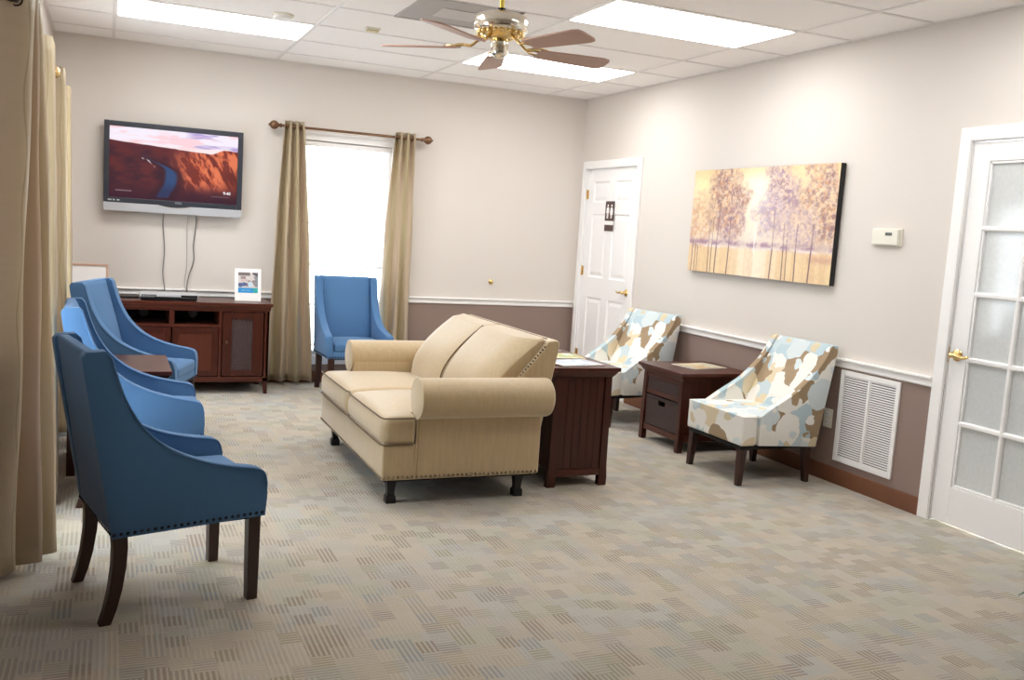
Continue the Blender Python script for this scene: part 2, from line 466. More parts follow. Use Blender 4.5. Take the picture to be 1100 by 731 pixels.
rng = np.random.default_rng(5)
def vnoise(u, v, sx, sy, seed=0, octaves=4, gain=.5):
    out = 0; amp = 1; tot = 0
    for o in range(octaves):
        r = np.random.default_rng(seed*17+o); nx, ny = int(sx*2**o)+3, int(sy*2**o)+3
        g = r.random((ny, nx)); x = u*sx*2**o; y = v*sy*2**o
        i = np.floor(x).astype(int); j = np.floor(y).astype(int); fx = x-i; fy = y-j; i = i % (nx-1); j = j % (ny-1)
        fx = fx*fx*(3-2*fx); fy = fy*fy*(3-2*fy)
        out = out + amp*((g[j, i]*(1-fx)+g[j, i+1]*fx)*(1-fy)+(g[j+1, i]*(1-fx)+g[j+1, i+1]*fx)*fy)
        tot += amp; amp *= gain
    return out/tot
def sstep(a, b, x):
    t = np.clip((x-a)/(b-a), 0, 1); return t*t*(3-2*t)
def blend(c, m, col): return c*(1-m[..., None]) + np.array(col, float)*m[..., None]

def text_mesh(name, s, size, mat, parent, mtx, depth=.0006):
    cu = bpy.data.curves.new(name, 'FONT'); cu.body = s; cu.size = size; cu.extrude = depth; cu.align_x = 'CENTER'; cu.align_y = 'CENTER'
    tmp = bpy.data.objects.new(name, cu); COL.objects.link(tmp)
    dg = bpy.context.evaluated_depsgraph_get(); me = bpy.data.meshes.new_from_object(tmp.evaluated_get(dg))
    bpy.data.objects.remove(tmp); me.materials.clear(); me.materials.append(mat)
    o = bpy.data.objects.new(name, me); COL.objects.link(o); o.parent = parent; o.matrix_local = mtx
    return o
FACE_NEAR = Matrix.Rotation(PI/2, 4, 'X')                                       # picture on the far wall, seen from -y
FACE_LEFT = Matrix.Rotation(-PI/2, 4, 'Z') @ Matrix.Rotation(PI/2, 4, 'X')      # picture on the right wall, seen from -x

# ================================================================== CAMERA
CAMP = [-4.18259, -8.14021, 1.43643, 0.41269, -0.11646, 0.06435, 1005.33002]
cy_, sy_ = math.cos(CAMP[3]), math.sin(CAMP[3]); cp_, sp_ = math.cos(CAMP[4]), math.sin(CAMP[4])
fwd = Vector((sy_*cp_, cy_*cp_, sp_)); rt = Vector((cy_, -sy_, 0)); up_ = rt.cross(fwd)
cr_, sr_ = math.cos(CAMP[5]), math.sin(CAMP[5])
r2 = rt*cr_ + up_*sr_; u2 = rt*-sr_ + up_*cr_
cd = bpy.data.cameras.new('camera'); cam = bpy.data.objects.new('camera', cd); COL.objects.link(cam)
cam.matrix_world = Matrix(((r2.x, u2.x, -fwd.x, CAMP[0]), (r2.y, u2.y, -fwd.y, CAMP[1]), (r2.z, u2.z, -fwd.z, CAMP[2]), (0, 0, 0, 1)))
cd.sensor_width = 36; cd.lens = CAMP[6]/1100*36; cd.clip_start = .05
scene.camera = cam

# ================================================================== ROOM
def struct(name, bm, m, parent=None, **k):
    o = finish(name, bm, m, parent, **k); o['kind'] = 'structure'; return o
T = .14
bm = bmesh.new(); box(bm, -W-T, T, YN-T, T, -.1, 0); struct('floor', bm, M['carpet'])
bm = bmesh.new(); box(bm, -W-T, T, YN-T, T, H, H+.1); struct('ceiling', bm, M['ceiling'])

def wall(name, axis, a0, a1, t0, t1, holes):
    """wall along axis from a0 to a1, thickness t0..t1, holes = (p0,p1,z0,z1)"""
    bm = bmesh.new()
    def B(p0, p1, z0, z1):
        if p1-p0 < 1e-4 or z1-z0 < 1e-4: return
        if axis == 'x': box(bm, p0, p1, t0, t1, z0, z1)
        else: box(bm, t0, t1, p0, p1, z0, z1)
    p = a0
    for (h0, h1, z0, z1) in sorted(holes):
        B(p, h0, 0, H); B(h0, h1, 0, z0); B(h0, h1, z1, H); p = h1
    B(p, a1, 0, H)
    return struct(name, bm, M['wall'])
WIN = (-2.74, -1.885, .25, 2.09)
WL = [(-4.25, -3.2, .25, 2.02), (-1.72, -.82, .25, 2.05)]
D1 = (-1.067, -.13, 0, 2.058); D2 = (-5.478, -4.472, 0, 2.058)
wall('wall_far', 'x', -W-T, T, 0, T, [WIN])
wall('wall_right', 'y', YN, 0, 0, T, [D1, D2])
wall('wall_left', 'y', YN, 0, -W-T, -W, WL)
wall('wall_near', 'x', -W-T, T, YN-T, YN, [])

# chair rails and baseboards, extruded profiles (d = distance from the wall)
RP = [(0, .728), (.012, .728), (.016, .736), (.012, .744), (.014, .762), (.026, .768), (.032, .776), (.030, .785), (0, .785)]
BPf = [(0, 0), (.012, 0), (.012, .092), (.008, .1), (0, .1)]
def run(name, wallname, p0, p1, prof, mat):
    bm = bmesh.new()
    if wallname == 'far': prism(bm, [(-d, z) for d, z in prof], p0, p1, 'x')
    elif wallname == 'near': prism(bm, [(YN+d, z) for d, z in prof], p0, p1, 'x')
    elif wallname == 'right': prism(bm, [(-d, z) for d, z in prof], p0, p1, 'y')
    else: prism(bm, [(-W+d, z) for d, z in prof], p0, p1, 'y')
    return struct(name, bm, mat)
tn = [0]
def trim(w, p0, p1):
    tn[0] += 1; run('trim_%d' % tn[0], w, p0, p1, RP, M['white'])
trim('far', -W, -2.815); trim('far', -1.81, 0)
trim('right', -4.398, -1.138); trim('right', YN, -5.55)
trim('left', -3.13, -1.79); trim('left', YN, -4.32); trim('left', -.75, 0); trim('near', -W, 0)
run('baseboard_far', 'far', -W, 0, BPf, M['base_brown'])
run('baseboard_right', 'right', -4.398, -1.138, BPf, M['base_brown'])
run('baseboard_right_near', 'right', YN, -5.55, BPf, M['base_brown'])
run('baseboard_left', 'left', YN, 0, BPf, M['base_brown'])
run('baseboard_near', 'near', -W, 0, BPf, M['base_brown'])

# suspended ceiling grid
GX = [-.425-1.243*k for k in range(4)]; GY = [-.4035-.6216*k for k in range(15)]
bm = bmesh.new()
for x in GX: box(bm, x-.012, x+.012, YN, 0, H-.005, H+.002)
for y in GY: box(bm, -W, 0, y-.012, y+.012, H-.0045, H+.002)
for (a, b, c, d) in ((-W, 0, -.02, 0), (-W, 0, YN, YN+.02), (-.02, 0, YN, 0), (-W, -W+.02, YN, 0)): box(bm, a, b, c, d, H-.0052, H+.002)
struct('trim_9', bm, M['grid'])

# ================================================================== WINDOWS
def window(n, axis, a0, a1, z0, z1, wallpos, sgn, cols, rows, mid):
    """double hung window, parts under one structure"""
    nm = 'window_%d' % n
    def B(bm, p0, p1, d0, d1, za, zb):
        d0, d1 = sorted((wallpos+sgn*d0, wallpos+sgn*d1))
        if axis == 'x': box(bm, p0, p1, d0, d1, za, zb)
        else: box(bm, d0, d1, p0, p1, za, zb)
    bm = bmesh.new()   # sash frames
    w = .035
    B(bm, a0, a0+w, .03, .09, z0, z1); B(bm, a1-w, a1, .03, .09, z0, z1); B(bm, a0+w, a1-w, .03, .09, z0, z0+w); B(bm, a0+w, a1-w, .03, .09, z1-w, z1)
    B(bm, a0+w, a1-w, .035, .085, mid-.02, mid+.02)
    root = finish(nm, bm, M['white'], bevel=.003); root['kind'] = 'structure'
    bm = bmesh.new()   # muntins
    for c in range(1, cols):
        x = a0 + (a1-a0)*c/cols; B(bm, x-.009, x+.009, .05, .075, z0+w, z1-w)
    for z in rows: B(bm, a0+w, a1-w, .051, .074, z-.009, z+.009)
    finish('muntin_grid', bm, M['white'], root)
    bm = bmesh.new(); B(bm, a0+w, a1-w, .058, .064, z0+w, z1-w); finish('glass_pane', bm, M['glass'], root)
    bm = bmesh.new(); B(bm, a0-.03, a1+.03, -.03, .03, z0-.03, z0); finish('sill', bm, M['white'], root, bevel=.004)
    bm = bmesh.new(); t = .07
    B(bm, a0-t, a0, -.014, 0, z0, z1+t); B(bm, a1, a1+t, -.014, 0, z0, z1+t); B(bm, a0, a1, -.014, 0, z1, z1+t); B(bm, a0-.06, a1+.06, -.014, 0, z0-.09, z0-.03)
    finish('casing', bm, M['white'], root, bevel=.003)
    return root
window(1, 'x', WIN[0], WIN[1], WIN[2], WIN[3], 0, 1, 3, [.325, .68, 1.39, 1.745], 1.035)
window(2, 'y', WL[0][0], WL[0][1], WL[0][2], WL[0][3], -W, -1, 3, [.68, 1.39, 1.745], 1.035)
window(3, 'y', WL[1][0], WL[1][1], WL[1][2], WL[1][3], -W, -1, 3, [.68, 1.39, 1.745], 1.035)

t = thing('window_blind', 'white mini blind with thin open slats behind the lone blue chair', 'window blind', ((WIN[0]+WIN[1])/2, .015, WIN[2]))
xbox('headrail', M['white'], t, -.42, .42, -.013, .013, 1.79, 1.83, bevel=.003)
bm = bmesh.new()
for i in range(82):
    z = .05+i*.0212
    v = box(bm, -.415, .415, -.0115, .0115, -.0004, .0004)
    R = Matrix.Rotation(math.radians(2), 4, 'X')
    for q in v: q.co = R @ q.co + Vector((0, 0, z))
finish('slats', bm, M['blind'], t)
xbox('bottom_rail', M['white'], t, -.42, .42, -.011, .011, .015, .032, bevel=.003)
bm = bmesh.new()
for x in (-.28, 0, .28): tube(bm, [(x, -.0125, .03), (x, -.0125, 1.8)], .0012, 5)
finish('ladder_cord', bm, M['white'], t)

# ================================================================== DOORS
def door_frame(root, y0, y1, zt):
    bm = bmesh.new(); cw = .07
    def cas(p):
        prism(bm, p, -.02, 0, 'x')
    for (a, b) in ((y1, y1+cw), (y0-cw, y0)):
        box(bm, -.02, 0, a, b, 0, zt+cw)
    box(bm, -.02, 0, y0, y1, zt, zt+cw)
    finish('door_casing', bm, M['white'], root, bevel=.005)
    bm = bmesh.new()
    box(bm, 0, T, y1-.003, y1, 0, zt); box(bm, 0, T, y0, y0+.003, 0, zt); box(bm, 0, T, y0+.003, y1-.003, zt-.003, zt)
    box(bm, .062, .077, y1-.02, y1-.003, 0, zt-.003); box(bm, .062, .077, y0+.003, y0+.02, 0, zt-.003)
    finish('door_jamb', bm, M['white'], root)
def lever(root, y, z, x=0, s=1):
    bm = bmesh.new(); lathe(bm, [(0, -.0), (.032, -.0), (.033, -.006), (.026, -.013), (.012, -.016), (.012, -.045), (0, -.045)], 20, (x, y, z), 'x')
    h = finish('door_handle', bm, M['brass'], root)
    bm = bmesh.new()
    tube(bm, smooth_curve([(x-.048, y, z), (x-.052, y+s*.03, z+.002), (x-.05, y+s*.07, z-.006), (x-.046, y+s*.105, z+.004)], 4), [.012]*4+[.010]*4+[.0085]*4+[.007], 10)
    bmesh.ops.create_uvsphere(bm, u_segments=12, v_segments=8, radius=.0165, matrix=Matrix.Translation((x-.047, y, z)))
    finish('lever', bm, M['brass'], h)

# six-panel door
y0, y1 = D1[0]+.006, D1[1]-.006
bm = bmesh.new(); X0 = .012
zs = [(.24, .86), (1.05, 1.64), (1.745, 1.94)]
yc = (y0+y1)/2; cols = [(y0+.115, yc-.055), (yc+.055, y1-.115)]
ycuts = sorted([y0, y1]+[c for q in cols for c in q]); zcuts = sorted([.012, 2.052]+[c for q in zs for c in q])
for i in range(len(ycuts)-1):
    for j in range(len(zcuts)-1):
        ya, yb, za, zb = ycuts[i], ycuts[i+1], zcuts[j], zcuts[j+1]
        pan = any(abs(ya-c[0]) < 1e-6 for c in cols) and any(abs(za-c[0]) < 1e-6 for c in zs)
        if not pan: bm.faces.new([bm.verts.new(p) for p in ((X0, ya, za), (X0, yb, za), (X0, yb, zb), (X0, ya, zb))])
        else:
            rings = []
            for ins, dx in ((0, 0), (.012, .012), (.022, .012), (.05, .003)):
                rings.append([bm.verts.new(p) for p in ((X0+dx, ya+ins, za+ins), (X0+dx, yb-ins, za+ins), (X0+dx, yb-ins, zb-ins), (X0+dx, ya+ins, zb-ins))])
            for A, B in zip(rings, rings[1:]):
                for k in range(4): bm.faces.new((A[k], A[(k+1) % 4], B[(k+1) % 4], B[k]))
            bm.faces.new(rings[-1])
box(bm, X0+.013, X0+.04, y0, y1, .012, 2.052)
for (a, b, c, d) in ((y0, y0, .012, 2.052), (y1, y1, .012, 2.052)):
    bm.faces.new([bm.verts.new(p) for p in ((X0, a, c), (X0, a, d), (X0+.013, a, d), (X0+.013, a, c))])
d1 = struct('door_1', bm, M['door_white'], sharp=12, weld=True)
door_frame(d1, D1[0], D1[1], D1[3])
for z in (1.82, 1.1, .3):
    bm = bmesh.new(); tube(bm, [(.003, y1+.001, z-.045), (.003, y1+.001, z+.045)], .007, 10)
    box(bm, .009, .0125, y1-.02, y1+.002, z-.042, z+.042)
    finish('hinge', bm, M['brass'], d1)
lever(d1, y0+.062, .955, X0)
# restroom sign
sg = thing('restroom_sign', 'brown restroom sign with white man and woman figures on the panel door', 'sign', (X0-.002, -.595, 1.62))
bm = bmesh.new(); box(bm, -.006, 0, -.078, .078, .115, .135); 
box(bm, -.006, 0, -.078, -.066, -.03, .115); box(bm, -.006, 0, .066, .078, -.03, .115); box(bm, -.006, 0, -.078, .078, -.042, -.03)
box(bm, -.006, 0, -.004, .004, -.03, .115); finish('sign_frame', bm, M['pewter_sign'], sg)
xbox('sign_back', M['pewter_sign'], sg, -.003, 0, -.066, .066, -.03, .115)
for s, cy in ((1, .035), (-1, -.035)):
    bm = bmesh.new(); lathe(bm, [(0, -.0055), (.011, -.0055), (.011, -.003), (0, -.003)], 16, (0, cy, .096), 'x')
    if s > 0: pts = [(-.02, .08), (.02, .08), (.024, .03), (.016, .03), (.013, .062), (.013, -.02), (.002, -.02), (.002, .028), (-.002, .028), (-.002, -.02), (-.013, -.02), (-.013, .062), (-.016, .03), (-.024, .03)]
    else: pts = [(-.014, .08), (.014, .08), (.028, .036), (.02, .034), (.012, .058), (.024, .012), (.011, .012), (.011, -.02), (.002, -.02), (.002, .012), (-.002, .012), (-.002, -.02), (-.011, -.02), (-.011, .012), (-.024, .012), (-.012, .058), (-.02, .034), (-.028, .036)]
    prism(bm, [(cy+a, b) for a, b in pts], -.0055, -.003, 'x')
    finish('figure', bm, M['mat_white'], sg, sharp=20)
xbox('white_strip', M['mat_white'], sg, -.0045, 0, -.076, .076, -.078, -.042)
xbox('braille_plate', M['pewter_sign'], sg, -.006, 0, -.078, .078, -.135, -.078, bevel=.002)

# french door
y0, y1 = D2[0]+.006, D2[1]-.006; XL = .004
gy = [-4.585-.26*k for k in range(4)]; gz = [.215+.347*k for k in range(6)]
bm = bmesh.new()
box(bm, XL, XL+.042, y0, gy[3], .012, 2.05); box(bm, XL, XL+.042, gy[0], y1, .012, 2.05)
box(bm, XL, XL+.042, gy[3], gy[0], .012, gz[0]); box(bm, XL, XL+.042, gy[3], gy[0], gz[5], 2.05)
d2 = struct('door_2', bm, M['door_white'], bevel=.004)
bm = bmesh.new()
for y in gy[1:3]: prism(bm, [(XL+.030, y-.014), (XL+.008, y-.014), (XL+.001, y-.007), (XL+.001, y+.007), (XL+.008, y+.014), (XL+.030, y+.014)], gz[0], gz[5], 'z')
for z in gz[1:5]: prism(bm, [(XL+.030, z-.014), (XL+.008, z-.014), (XL+.0015, z-.007), (XL+.0015, z+.007), (XL+.008, z+.014), (XL+.030, z+.014)], gy[3], gy[0], 'y')
finish('muntin_grid', bm, M['door_white'], d2)
bm = bmesh.new()   # glass stop bead round the opening
for (a, b, c, d) in ((gy[3], gy[3]+.014, gz[0], gz[5]), (gy[0]-.014, gy[0], gz[0], gz[5]), (gy[3], gy[0], gz[0], gz[0]+.014), (gy[3], gy[0], gz[5]-.014, gz[5])):
    box(bm, XL+.006, XL+.03, a, b, c, d)
finish('glass_bead', bm, M['door_white'], d2, bevel=.004)
for r in range(5):
    for c in range(3):
        bm = bmesh.new(); box(bm, XL+.02, XL+.026, gy[c+1]+.003, gy[c]-.003, gz[r]+.003, gz[r+1]-.003)
        finish('glass_pane', bm, M['film'], d2)
door_frame(d2, D2[0], D2[1], D2[3])
lever(d2, y1-.052, .925, XL, s=-1)
bm = bmesh.new(); box(bm, -.001, .003, D2[1]-.0055, D2[1]-.001, .88, .965); finish('strike_plate', bm, M['brass'], d2)

# ================================================================== CEILING LIGHTS, VENT, SENSORS
k = 0
for j, yt in enumerate([GY[1], GY[4], GY[7]]):
    for i, xr in enumerate((GX[0], GX[2])):
        if (j, i) == (2, 1): continue
        if j == 0: lab = ['bright rectangular ceiling light behind the fan blades, nearest the far right corner', 'bright rectangular ceiling light at upper left above the television'][i]
        elif (j, i) == (1, 0): lab = 'bright rectangular ceiling light at the top centre, right of the ceiling fan'
        else: lab = 'rectangular ceiling light above the gap between the near blue armchair and the loveseat' if i else 'rectangular ceiling light closest to the glass paned door, above the top edge of view'
        L = thing('ceiling_light', lab, 'ceiling light', (xr-.6215, yt-.3108, H), 0, 'recessed ceiling lights')
        bm = bmesh.new()
        for (a, b, c, d) in ((-.612, .612, -.301, -.29), (-.612, .612, .29, .301), (-.612, -.60, -.29, .29), (.60, .612, -.29, .29)): box(bm, a, b, c, d, -.006, .0)
        finish('light_frame', bm, M['grid'], L)
        xbox('diffuser', M['panel'], L, -.60, .60, -.29, .29, -.010, 0)

vt = thing('ceiling_vent', 'grey square ceiling air return grille beside the ceiling fan', 'vent', (-2.245, GY[3]-.3108, H))
bm = bmesh.new()
for a in range(4):
    R = Matrix.Rotation(a*PI/2, 4, 'Z'); v = box(bm, -.31, .31, .285, .31, -.008, 0)
    for q in v: q.co = R @ q.co
finish('vent_frame', bm, M['grey_tint'], vt)
xbox('perforated_panel', M['grey_tint'], vt, -.285, .285, -.285, .285, -.005, 0)
xbox('centre_plate', plain('vent_plate_light', (196, 190, 186), .6), vt, -.13, .13, -.12, .12, -.009, -.005)

o = thing('ceiling_sensor', 'small cream box sensor on the ceiling left of the grey vent', 'sensor', (-2.57, -1.80, H))
xbox('base', M['plastic_white'], o, -.05, .05, -.03, .03, -.012, 0, bevel=.003)
xbox('cover', plain('aged_cream_plastic', (222, 208, 168), .5), o, -.04, .04, -.022, .022, -.028, -.012, bevel=.005)
o = thing('smoke_detector', 'round white smoke detector on the ceiling beside the left light', 'smoke detector', (-3.165, -1.815, H))
bm = bmesh.new(); lathe(bm, [(0, 0), (.07, 0), (.07, -.012), (.0, -.012)], 28); finish('base', bm, M['plastic_white'], o)
bm = bmesh.new(); lathe(bm, [(.058, -.012), (.056, -.03), (.04, -.038), (0, -.038)], 28); finish('cover', bm, M['white'], o)

# ================================================================== CEILING FAN
FC = (-2.36, -3.58)
fan = thing('ceiling_fan', 'nickel and brass ceiling fan with tan wood blades on a short rod', 'ceiling fan', (FC[0], FC[1], H))
def fz(z): return z-H
bm = bmesh.new(); lathe(bm, [(0, 0), (.065, 0), (.068, -.012), (.05, -.05), (.022, -.062), (0, -.062)], 28); finish('canopy', bm, M['brass'], fan)
bm = bmesh.new(); tube(bm, [(0, 0, -.055), (0, 0, fz(2.535))], .0125, 14); finish('down_rod', bm, plain('yellow_brass_rod', (232, 208, 96), .3, .6), fan)
bm = bmesh.new(); lathe(bm, [(0, fz(2.55)), (.02, fz(2.55)), (.022, fz(2.525)), (0, fz(2.525))], 18); finish('rod_coupling', bm, M['black'], fan)
bm = bmesh.new(); lathe(bm, [(0, fz(2.53)), (.06, fz(2.527)), (.105, fz(2.518)), (.132, fz(2.505)), (.137, fz(2.495)), (.137, fz(2.445)), (.131, fz(2.437)), (.12, fz(2.43)), (0, fz(2.43))], 44)
finish('motor_housing', bm, M['chrome'], fan)
bm = bmesh.new(); lathe(bm, [(0, fz(2.43)), (.115, fz(2.43)), (.10, fz(2.415)), (.085, fz(2.405)), (.05, fz(2.39)), (0, fz(2.39))], 36)
for a in range(20):
    an = a*2*PI/20; p = Vector((math.cos(an)*.112, math.sin(an)*.112, fz(2.421)))
    bmesh.ops.create_uvsphere(bm, u_segments=8, v_segments=5, radius=.011, matrix=Matrix.Translation(p))
finish('ornate_rim', bm, M['brass'], fan)
bm = bmesh.new(); lathe(bm, [(0, fz(2.39)), (.036, fz(2.39)), (.045, fz(2.38)), (.045, fz(2.335)), (.04, fz(2.32)), (.022, fz(2.305)), (0, fz(2.303))], 28); finish('switch_cap', bm, M['chrome'], fan)
bm = bmesh.new()
tube(bm, [(.04, 0, fz(2.33)), (.046, 0, fz(2.315)), (.046, 0, fz(2.27))], .0012, 6); finish('pull_chain', bm, M['brass'], fan)
for kb in range(5):
    R = Matrix.Rotation(math.radians(1+72*kb), 4, 'Z')
    bm = bmesh.new()
    tube(bm, [R @ Vector(p) for p in smooth_curve([(.085, 0, fz(2.41)), (.12, 0, fz(2.385)), (.155, 0, fz(2.362)), (.20, 0, fz(2.368)), (.235, 0, fz(2.362))], 4)], .0075, 8)
    for s in (-1, 1):
        tube(bm, [R @ Vector(p) for p in smooth_curve([(.15, 0, fz(2.364)), (.185, s*.038, fz(2.364-s*.006)), (.225, s*.042, fz(2.362-s*.008)), (.27, s*.03, fz(2.36-s*.006)), (.29, 0, fz(2.36))], 4)], .005, 6)
    iron = finish('blade_iron', bm, M['brass'], fan)
    bm = bmesh.new(); pts = []
    out = [(.215, -.05), (.40, -.062), (.575, -.07), (.61, -.062), (.622, -.04), (.622, .04), (.61, .062), (.575, .07), (.40, .062), (.215, .05)]
    vs = prism(bm, out, -.0045, .0045, 'z')
    P = Matrix.Rotation(math.radians(-12), 4, 'X')
    for v in vs: v.co = R @ (P @ v.co + Vector((0, 0, fz(2.352))))
    finish('fan_blade', bm, M['wood_blade'], fan, bevel=.002)

# ================================================================== CURTAINS
def drape(name, plan_top, plan_bot, z0, z1, parent=None, nz=26, thick=.0025, m=None):
    """plan_top/plan_bot: same-length lists of (x,y); a pleated sheet between them"""
    A = smooth_curve([(p[0], p[1], 0) for p in plan_top], 5); B = smooth_curve([(p[0], p[1], 0) for p in plan_bot], 5)
    n = len(A); bm = bmesh.new(); uvl = bm.loops.layers.uv.new('UVMap'); G = []; L = [0]
    for i in range(1, n): L.append(L[-1]+(B[i]-B[i-1]).length)
    UV = {}
    for j in range(nz+1):
        t = j/nz; s = t**.8; row = []
        for i in range(n):
            p = A[i].lerp(B[i], s)
            w = .004*math.sin(i*.9+j*.55)*min(1, t*3)
            v = bm.verts.new((p.x+w, p.y+w*.5, z1+(z0-z1)*t)); row.append(v); UV[v] = (L[i]/1.1+.07, t*2.1)
        G.append(row)
    for j in range(nz):
        for i in range(n-1):
            f = bm.faces.new((G[j][i], G[j][i+1], G[j+1][i+1], G[j+1][i]))
            for lp in f.loops: lp[uvl].uv = UV[lp.vert]
    for f in bm.faces: f.smooth = True
    me = bpy.data.meshes.new(name); bm.to_mesh(me); bm.free(); me.materials.append(m or M['curtain'])
    o = bpy.data.objects.new(name, me); COL.objects.link(o); o.parent = parent
    sm = o.modifiers.new('thickness', 'SOLIDIFY'); sm.thickness = thick; sm.offset = 0
    return o
def folds(a0, a1, n, amp, mid, axis, start=1, jit=0):
    """zigzag plan between a0 and a1 along axis, n half-folds, around mid"""
    pts = []
    for i in range(n+1):
        a = a0+(a1-a0)*i/n; d = mid + amp*start*(1 if i % 2 else -1)*(1+jit*math.sin(i*2.3))
        pts.append((a, d) if axis == 'x' else (d, a))
    return pts
def rod(label, p0, p1, z, wallpt, r=.011, cat='curtain rod', mat=None):
    p0 = Vector((*p0, z)); p1 = Vector((*p1, z)); mat = mat or M['bronze']
    base = (p0+p1)/2
    t = thing('curtain_rod', label, cat, tuple(base))
    bm = bmesh.new(); tube(bm, [p0-base, p1-base], r, 12); finish('pole', bm, mat, t)
    d = (p1-p0).normalized()
    for e, s in ((p0, -1), (p1, 1)):
        bm = bmesh.new()
        prof = [(0, 0), (.017, 0), (.018, .012), (.010, .018), (.016, .024), (.020, .03), (.033, .045), (.037, .062), (.032, .08), (.018, .094), (.010, .10), (.006, .108), (0, .11)]
        lathe(bm, prof, 20)
        q = Vector((0, 0, 1)).rotation_difference(d*s)
        for v in bm.verts: v.co = q @ v.co + (e-base)
        finish('finial', bm, mat, t)
    for f in (.06, .94):
        c = p0.lerp(p1, f); wv = Vector((wallpt[0] if wallpt[0] is not None else c.x, wallpt[1] if wallpt[1] is not None else c.y, z))
        bm = bmesh.new(); n = (wv-c).normalized()
        tube(bm, [c-base+n*.0, wv-base-n*.001], .006, 8)
        q = Vector((0, 0, 1)).rotation_difference(n); k0 = len(bm.verts)
        bm2 = [v for v in bm.verts]
        lathe(bm, [(0, 0), (.024, 0), (.024, .006), (0, .006)], 16)
        bm.verts.ensure_lookup_table()
        for v in bm.verts[k0:]: v.co = q @ v.co + (wv-base-n*.007)
        finish('rod_bracket', bm, mat, t)
    return t
def grommets(parent, pts, z, axis, mat):
    for p in pts:
        bm = bmesh.new(); ring = []
        for a in range(16):
            an = 2*PI*a/16
            ring.append((p[0], p[1]+.021*math.cos(an), z+.021*math.sin(an)) if axis == 'x' else (p[0]+.021*math.cos(an), p[1], z+.021*math.sin(an)))
        tube(bm, ring, .0035, 6, closed=True); finish('grommet', bm, mat, parent)

RZ = 2.177
rod('bronze curtain rod with onion finials over the far wall window', (-2.865, -.1), (-1.655, -.1), RZ, (None, 0))
# far window drapes
def curtain_panel(label, top, bot, z1, z0, axis, rodpos, mat):
    xs = [p[0] for p in top]; ys = [p[1] for p in top]
    t = thing('curtain', label, 'curtain', ((min(xs)+max(xs))/2, (min(ys)+max(ys))/2, z0), 0, 'striped satin curtains')
    b = Vector(t.location)
    o = drape('fabric_panel', [(p[0]-b.x, p[1]-b.y) for p in top], [(p[0]-b.x, p[1]-b.y) for p in bot], 0, z1-z0, t)
    gp = []
    for p, q in zip(top, top[1:]):
        if axis == 'x': gp.append(((p[0]+q[0])/2-b.x, rodpos-b.y))
        else: gp.append((rodpos-b.x, (p[1]+q[1])/2-b.y))
    grommets(t, gp, RZ0-z0, axis, mat)
    return t
RZ0 = RZ
curtain_panel('pleated champagne curtain on the left side of the far window', folds(-2.845, -2.69, 6, .042, -.1, 'x'), folds(-2.935, -2.55, 6, .055, -.1, 'x', jit=.25), 2.222, .03, 'x', -.1, M['bronze'])
curtain_panel('pleated champagne curtain on the right side of the far window', folds(-1.90, -1.72, 6, .042, -.1, 'x'), folds(-1.985, -1.67, 6, .055, -.1, 'x', start=-1, jit=.25), 2.222, .03, 'x', -.1, M['bronze'])
# left wall drapes
XR = -4.485
RZ0 = 2.125
rod('dark curtain rod with ball finial over the near left wall window', (XR, -4.42), (XR, -3.0), RZ0, (-W, None), mat=M['dark_bronze'])
curtain_panel('large pleated tan curtain at the left edge, nearest the camera', [(-4.565, -4.40), (-4.425, -4.27), (-4.50, -4.20), (-4.424, -4.17), (-4.49, -4.12), (-4.420, -4.06), (-4.50, -3.98)], [(-4.565, -4.36), (-4.488, -4.262), (-4.545, -4.225), (-4.402, -4.195), (-4.47, -4.14), (-4.350, -4.085), (-4.44, -3.98)], 2.17, .03, 'y', XR, M['dark_bronze'])
curtain_panel('pleated pinkish curtain just beyond the near left window', folds(-3.36, -3.08, 6, .05, XR+.018, 'y'), folds(-3.40, -3.08, 6, .065, XR+.03, 'y', jit=.1), 2.17, .03, 'y', XR, M['dark_bronze'])
RZ0 = RZ
XR2 = -4.475
rod('slim brass curtain rod over the far left wall window', (XR2, -1.9), (XR2, -.62), RZ0, (-W, None), mat=M['brass'])
curtain_panel('pleated curtain with wavy stripes behind the row of blue chairs', folds(-1.90, -1.62, 6, .05, XR2, 'y'), folds(-1.94, -1.60, 6, .06, XR2+.01, 'y', jit=.2), 2.222, .03, 'y', XR2, M['brass'])
curtain_panel('farthest left wall curtain beside the television wall corner', folds(-.92, -.68, 6, .05, XR2, 'y'), folds(-.94, -.66, 6, .06, XR2+.01, 'y', jit=.2), 2.222, .03, 'y', XR2, M['brass'])

# ================================================================== BLUE SWOOP-ARM CHAIRS
def swoop(curve, n=5): return [(p[0], p[1]) for p in smooth_curve([(a, b, 0) for a, b in curve], n)]
def leg_bm(pts, r0, r1):
    """square leg swept down a list of (x,y,z) centres, half width r0 -> r1"""
    bm = bmesh.new(); rings = []; n = len(pts)
    for i, p in enumerate(pts):
        r = r0+(r1-r0)*i/(n-1); rings.append([bm.verts.new((p[0]+a*r, p[1]+b*r, p[2])) for a, b in ((-1, -1), (1, -1), (1, 1), (-1, 1))])
    for A, B in zip(rings, rings[1:]):
        for k in range(4): bm.faces.new((A[k], A[(k+1) % 4], B[(k+1) % 4], B[k]))
    bm.faces.new(rings[0]); bm.faces.new(rings[-1][::-1]); return bm

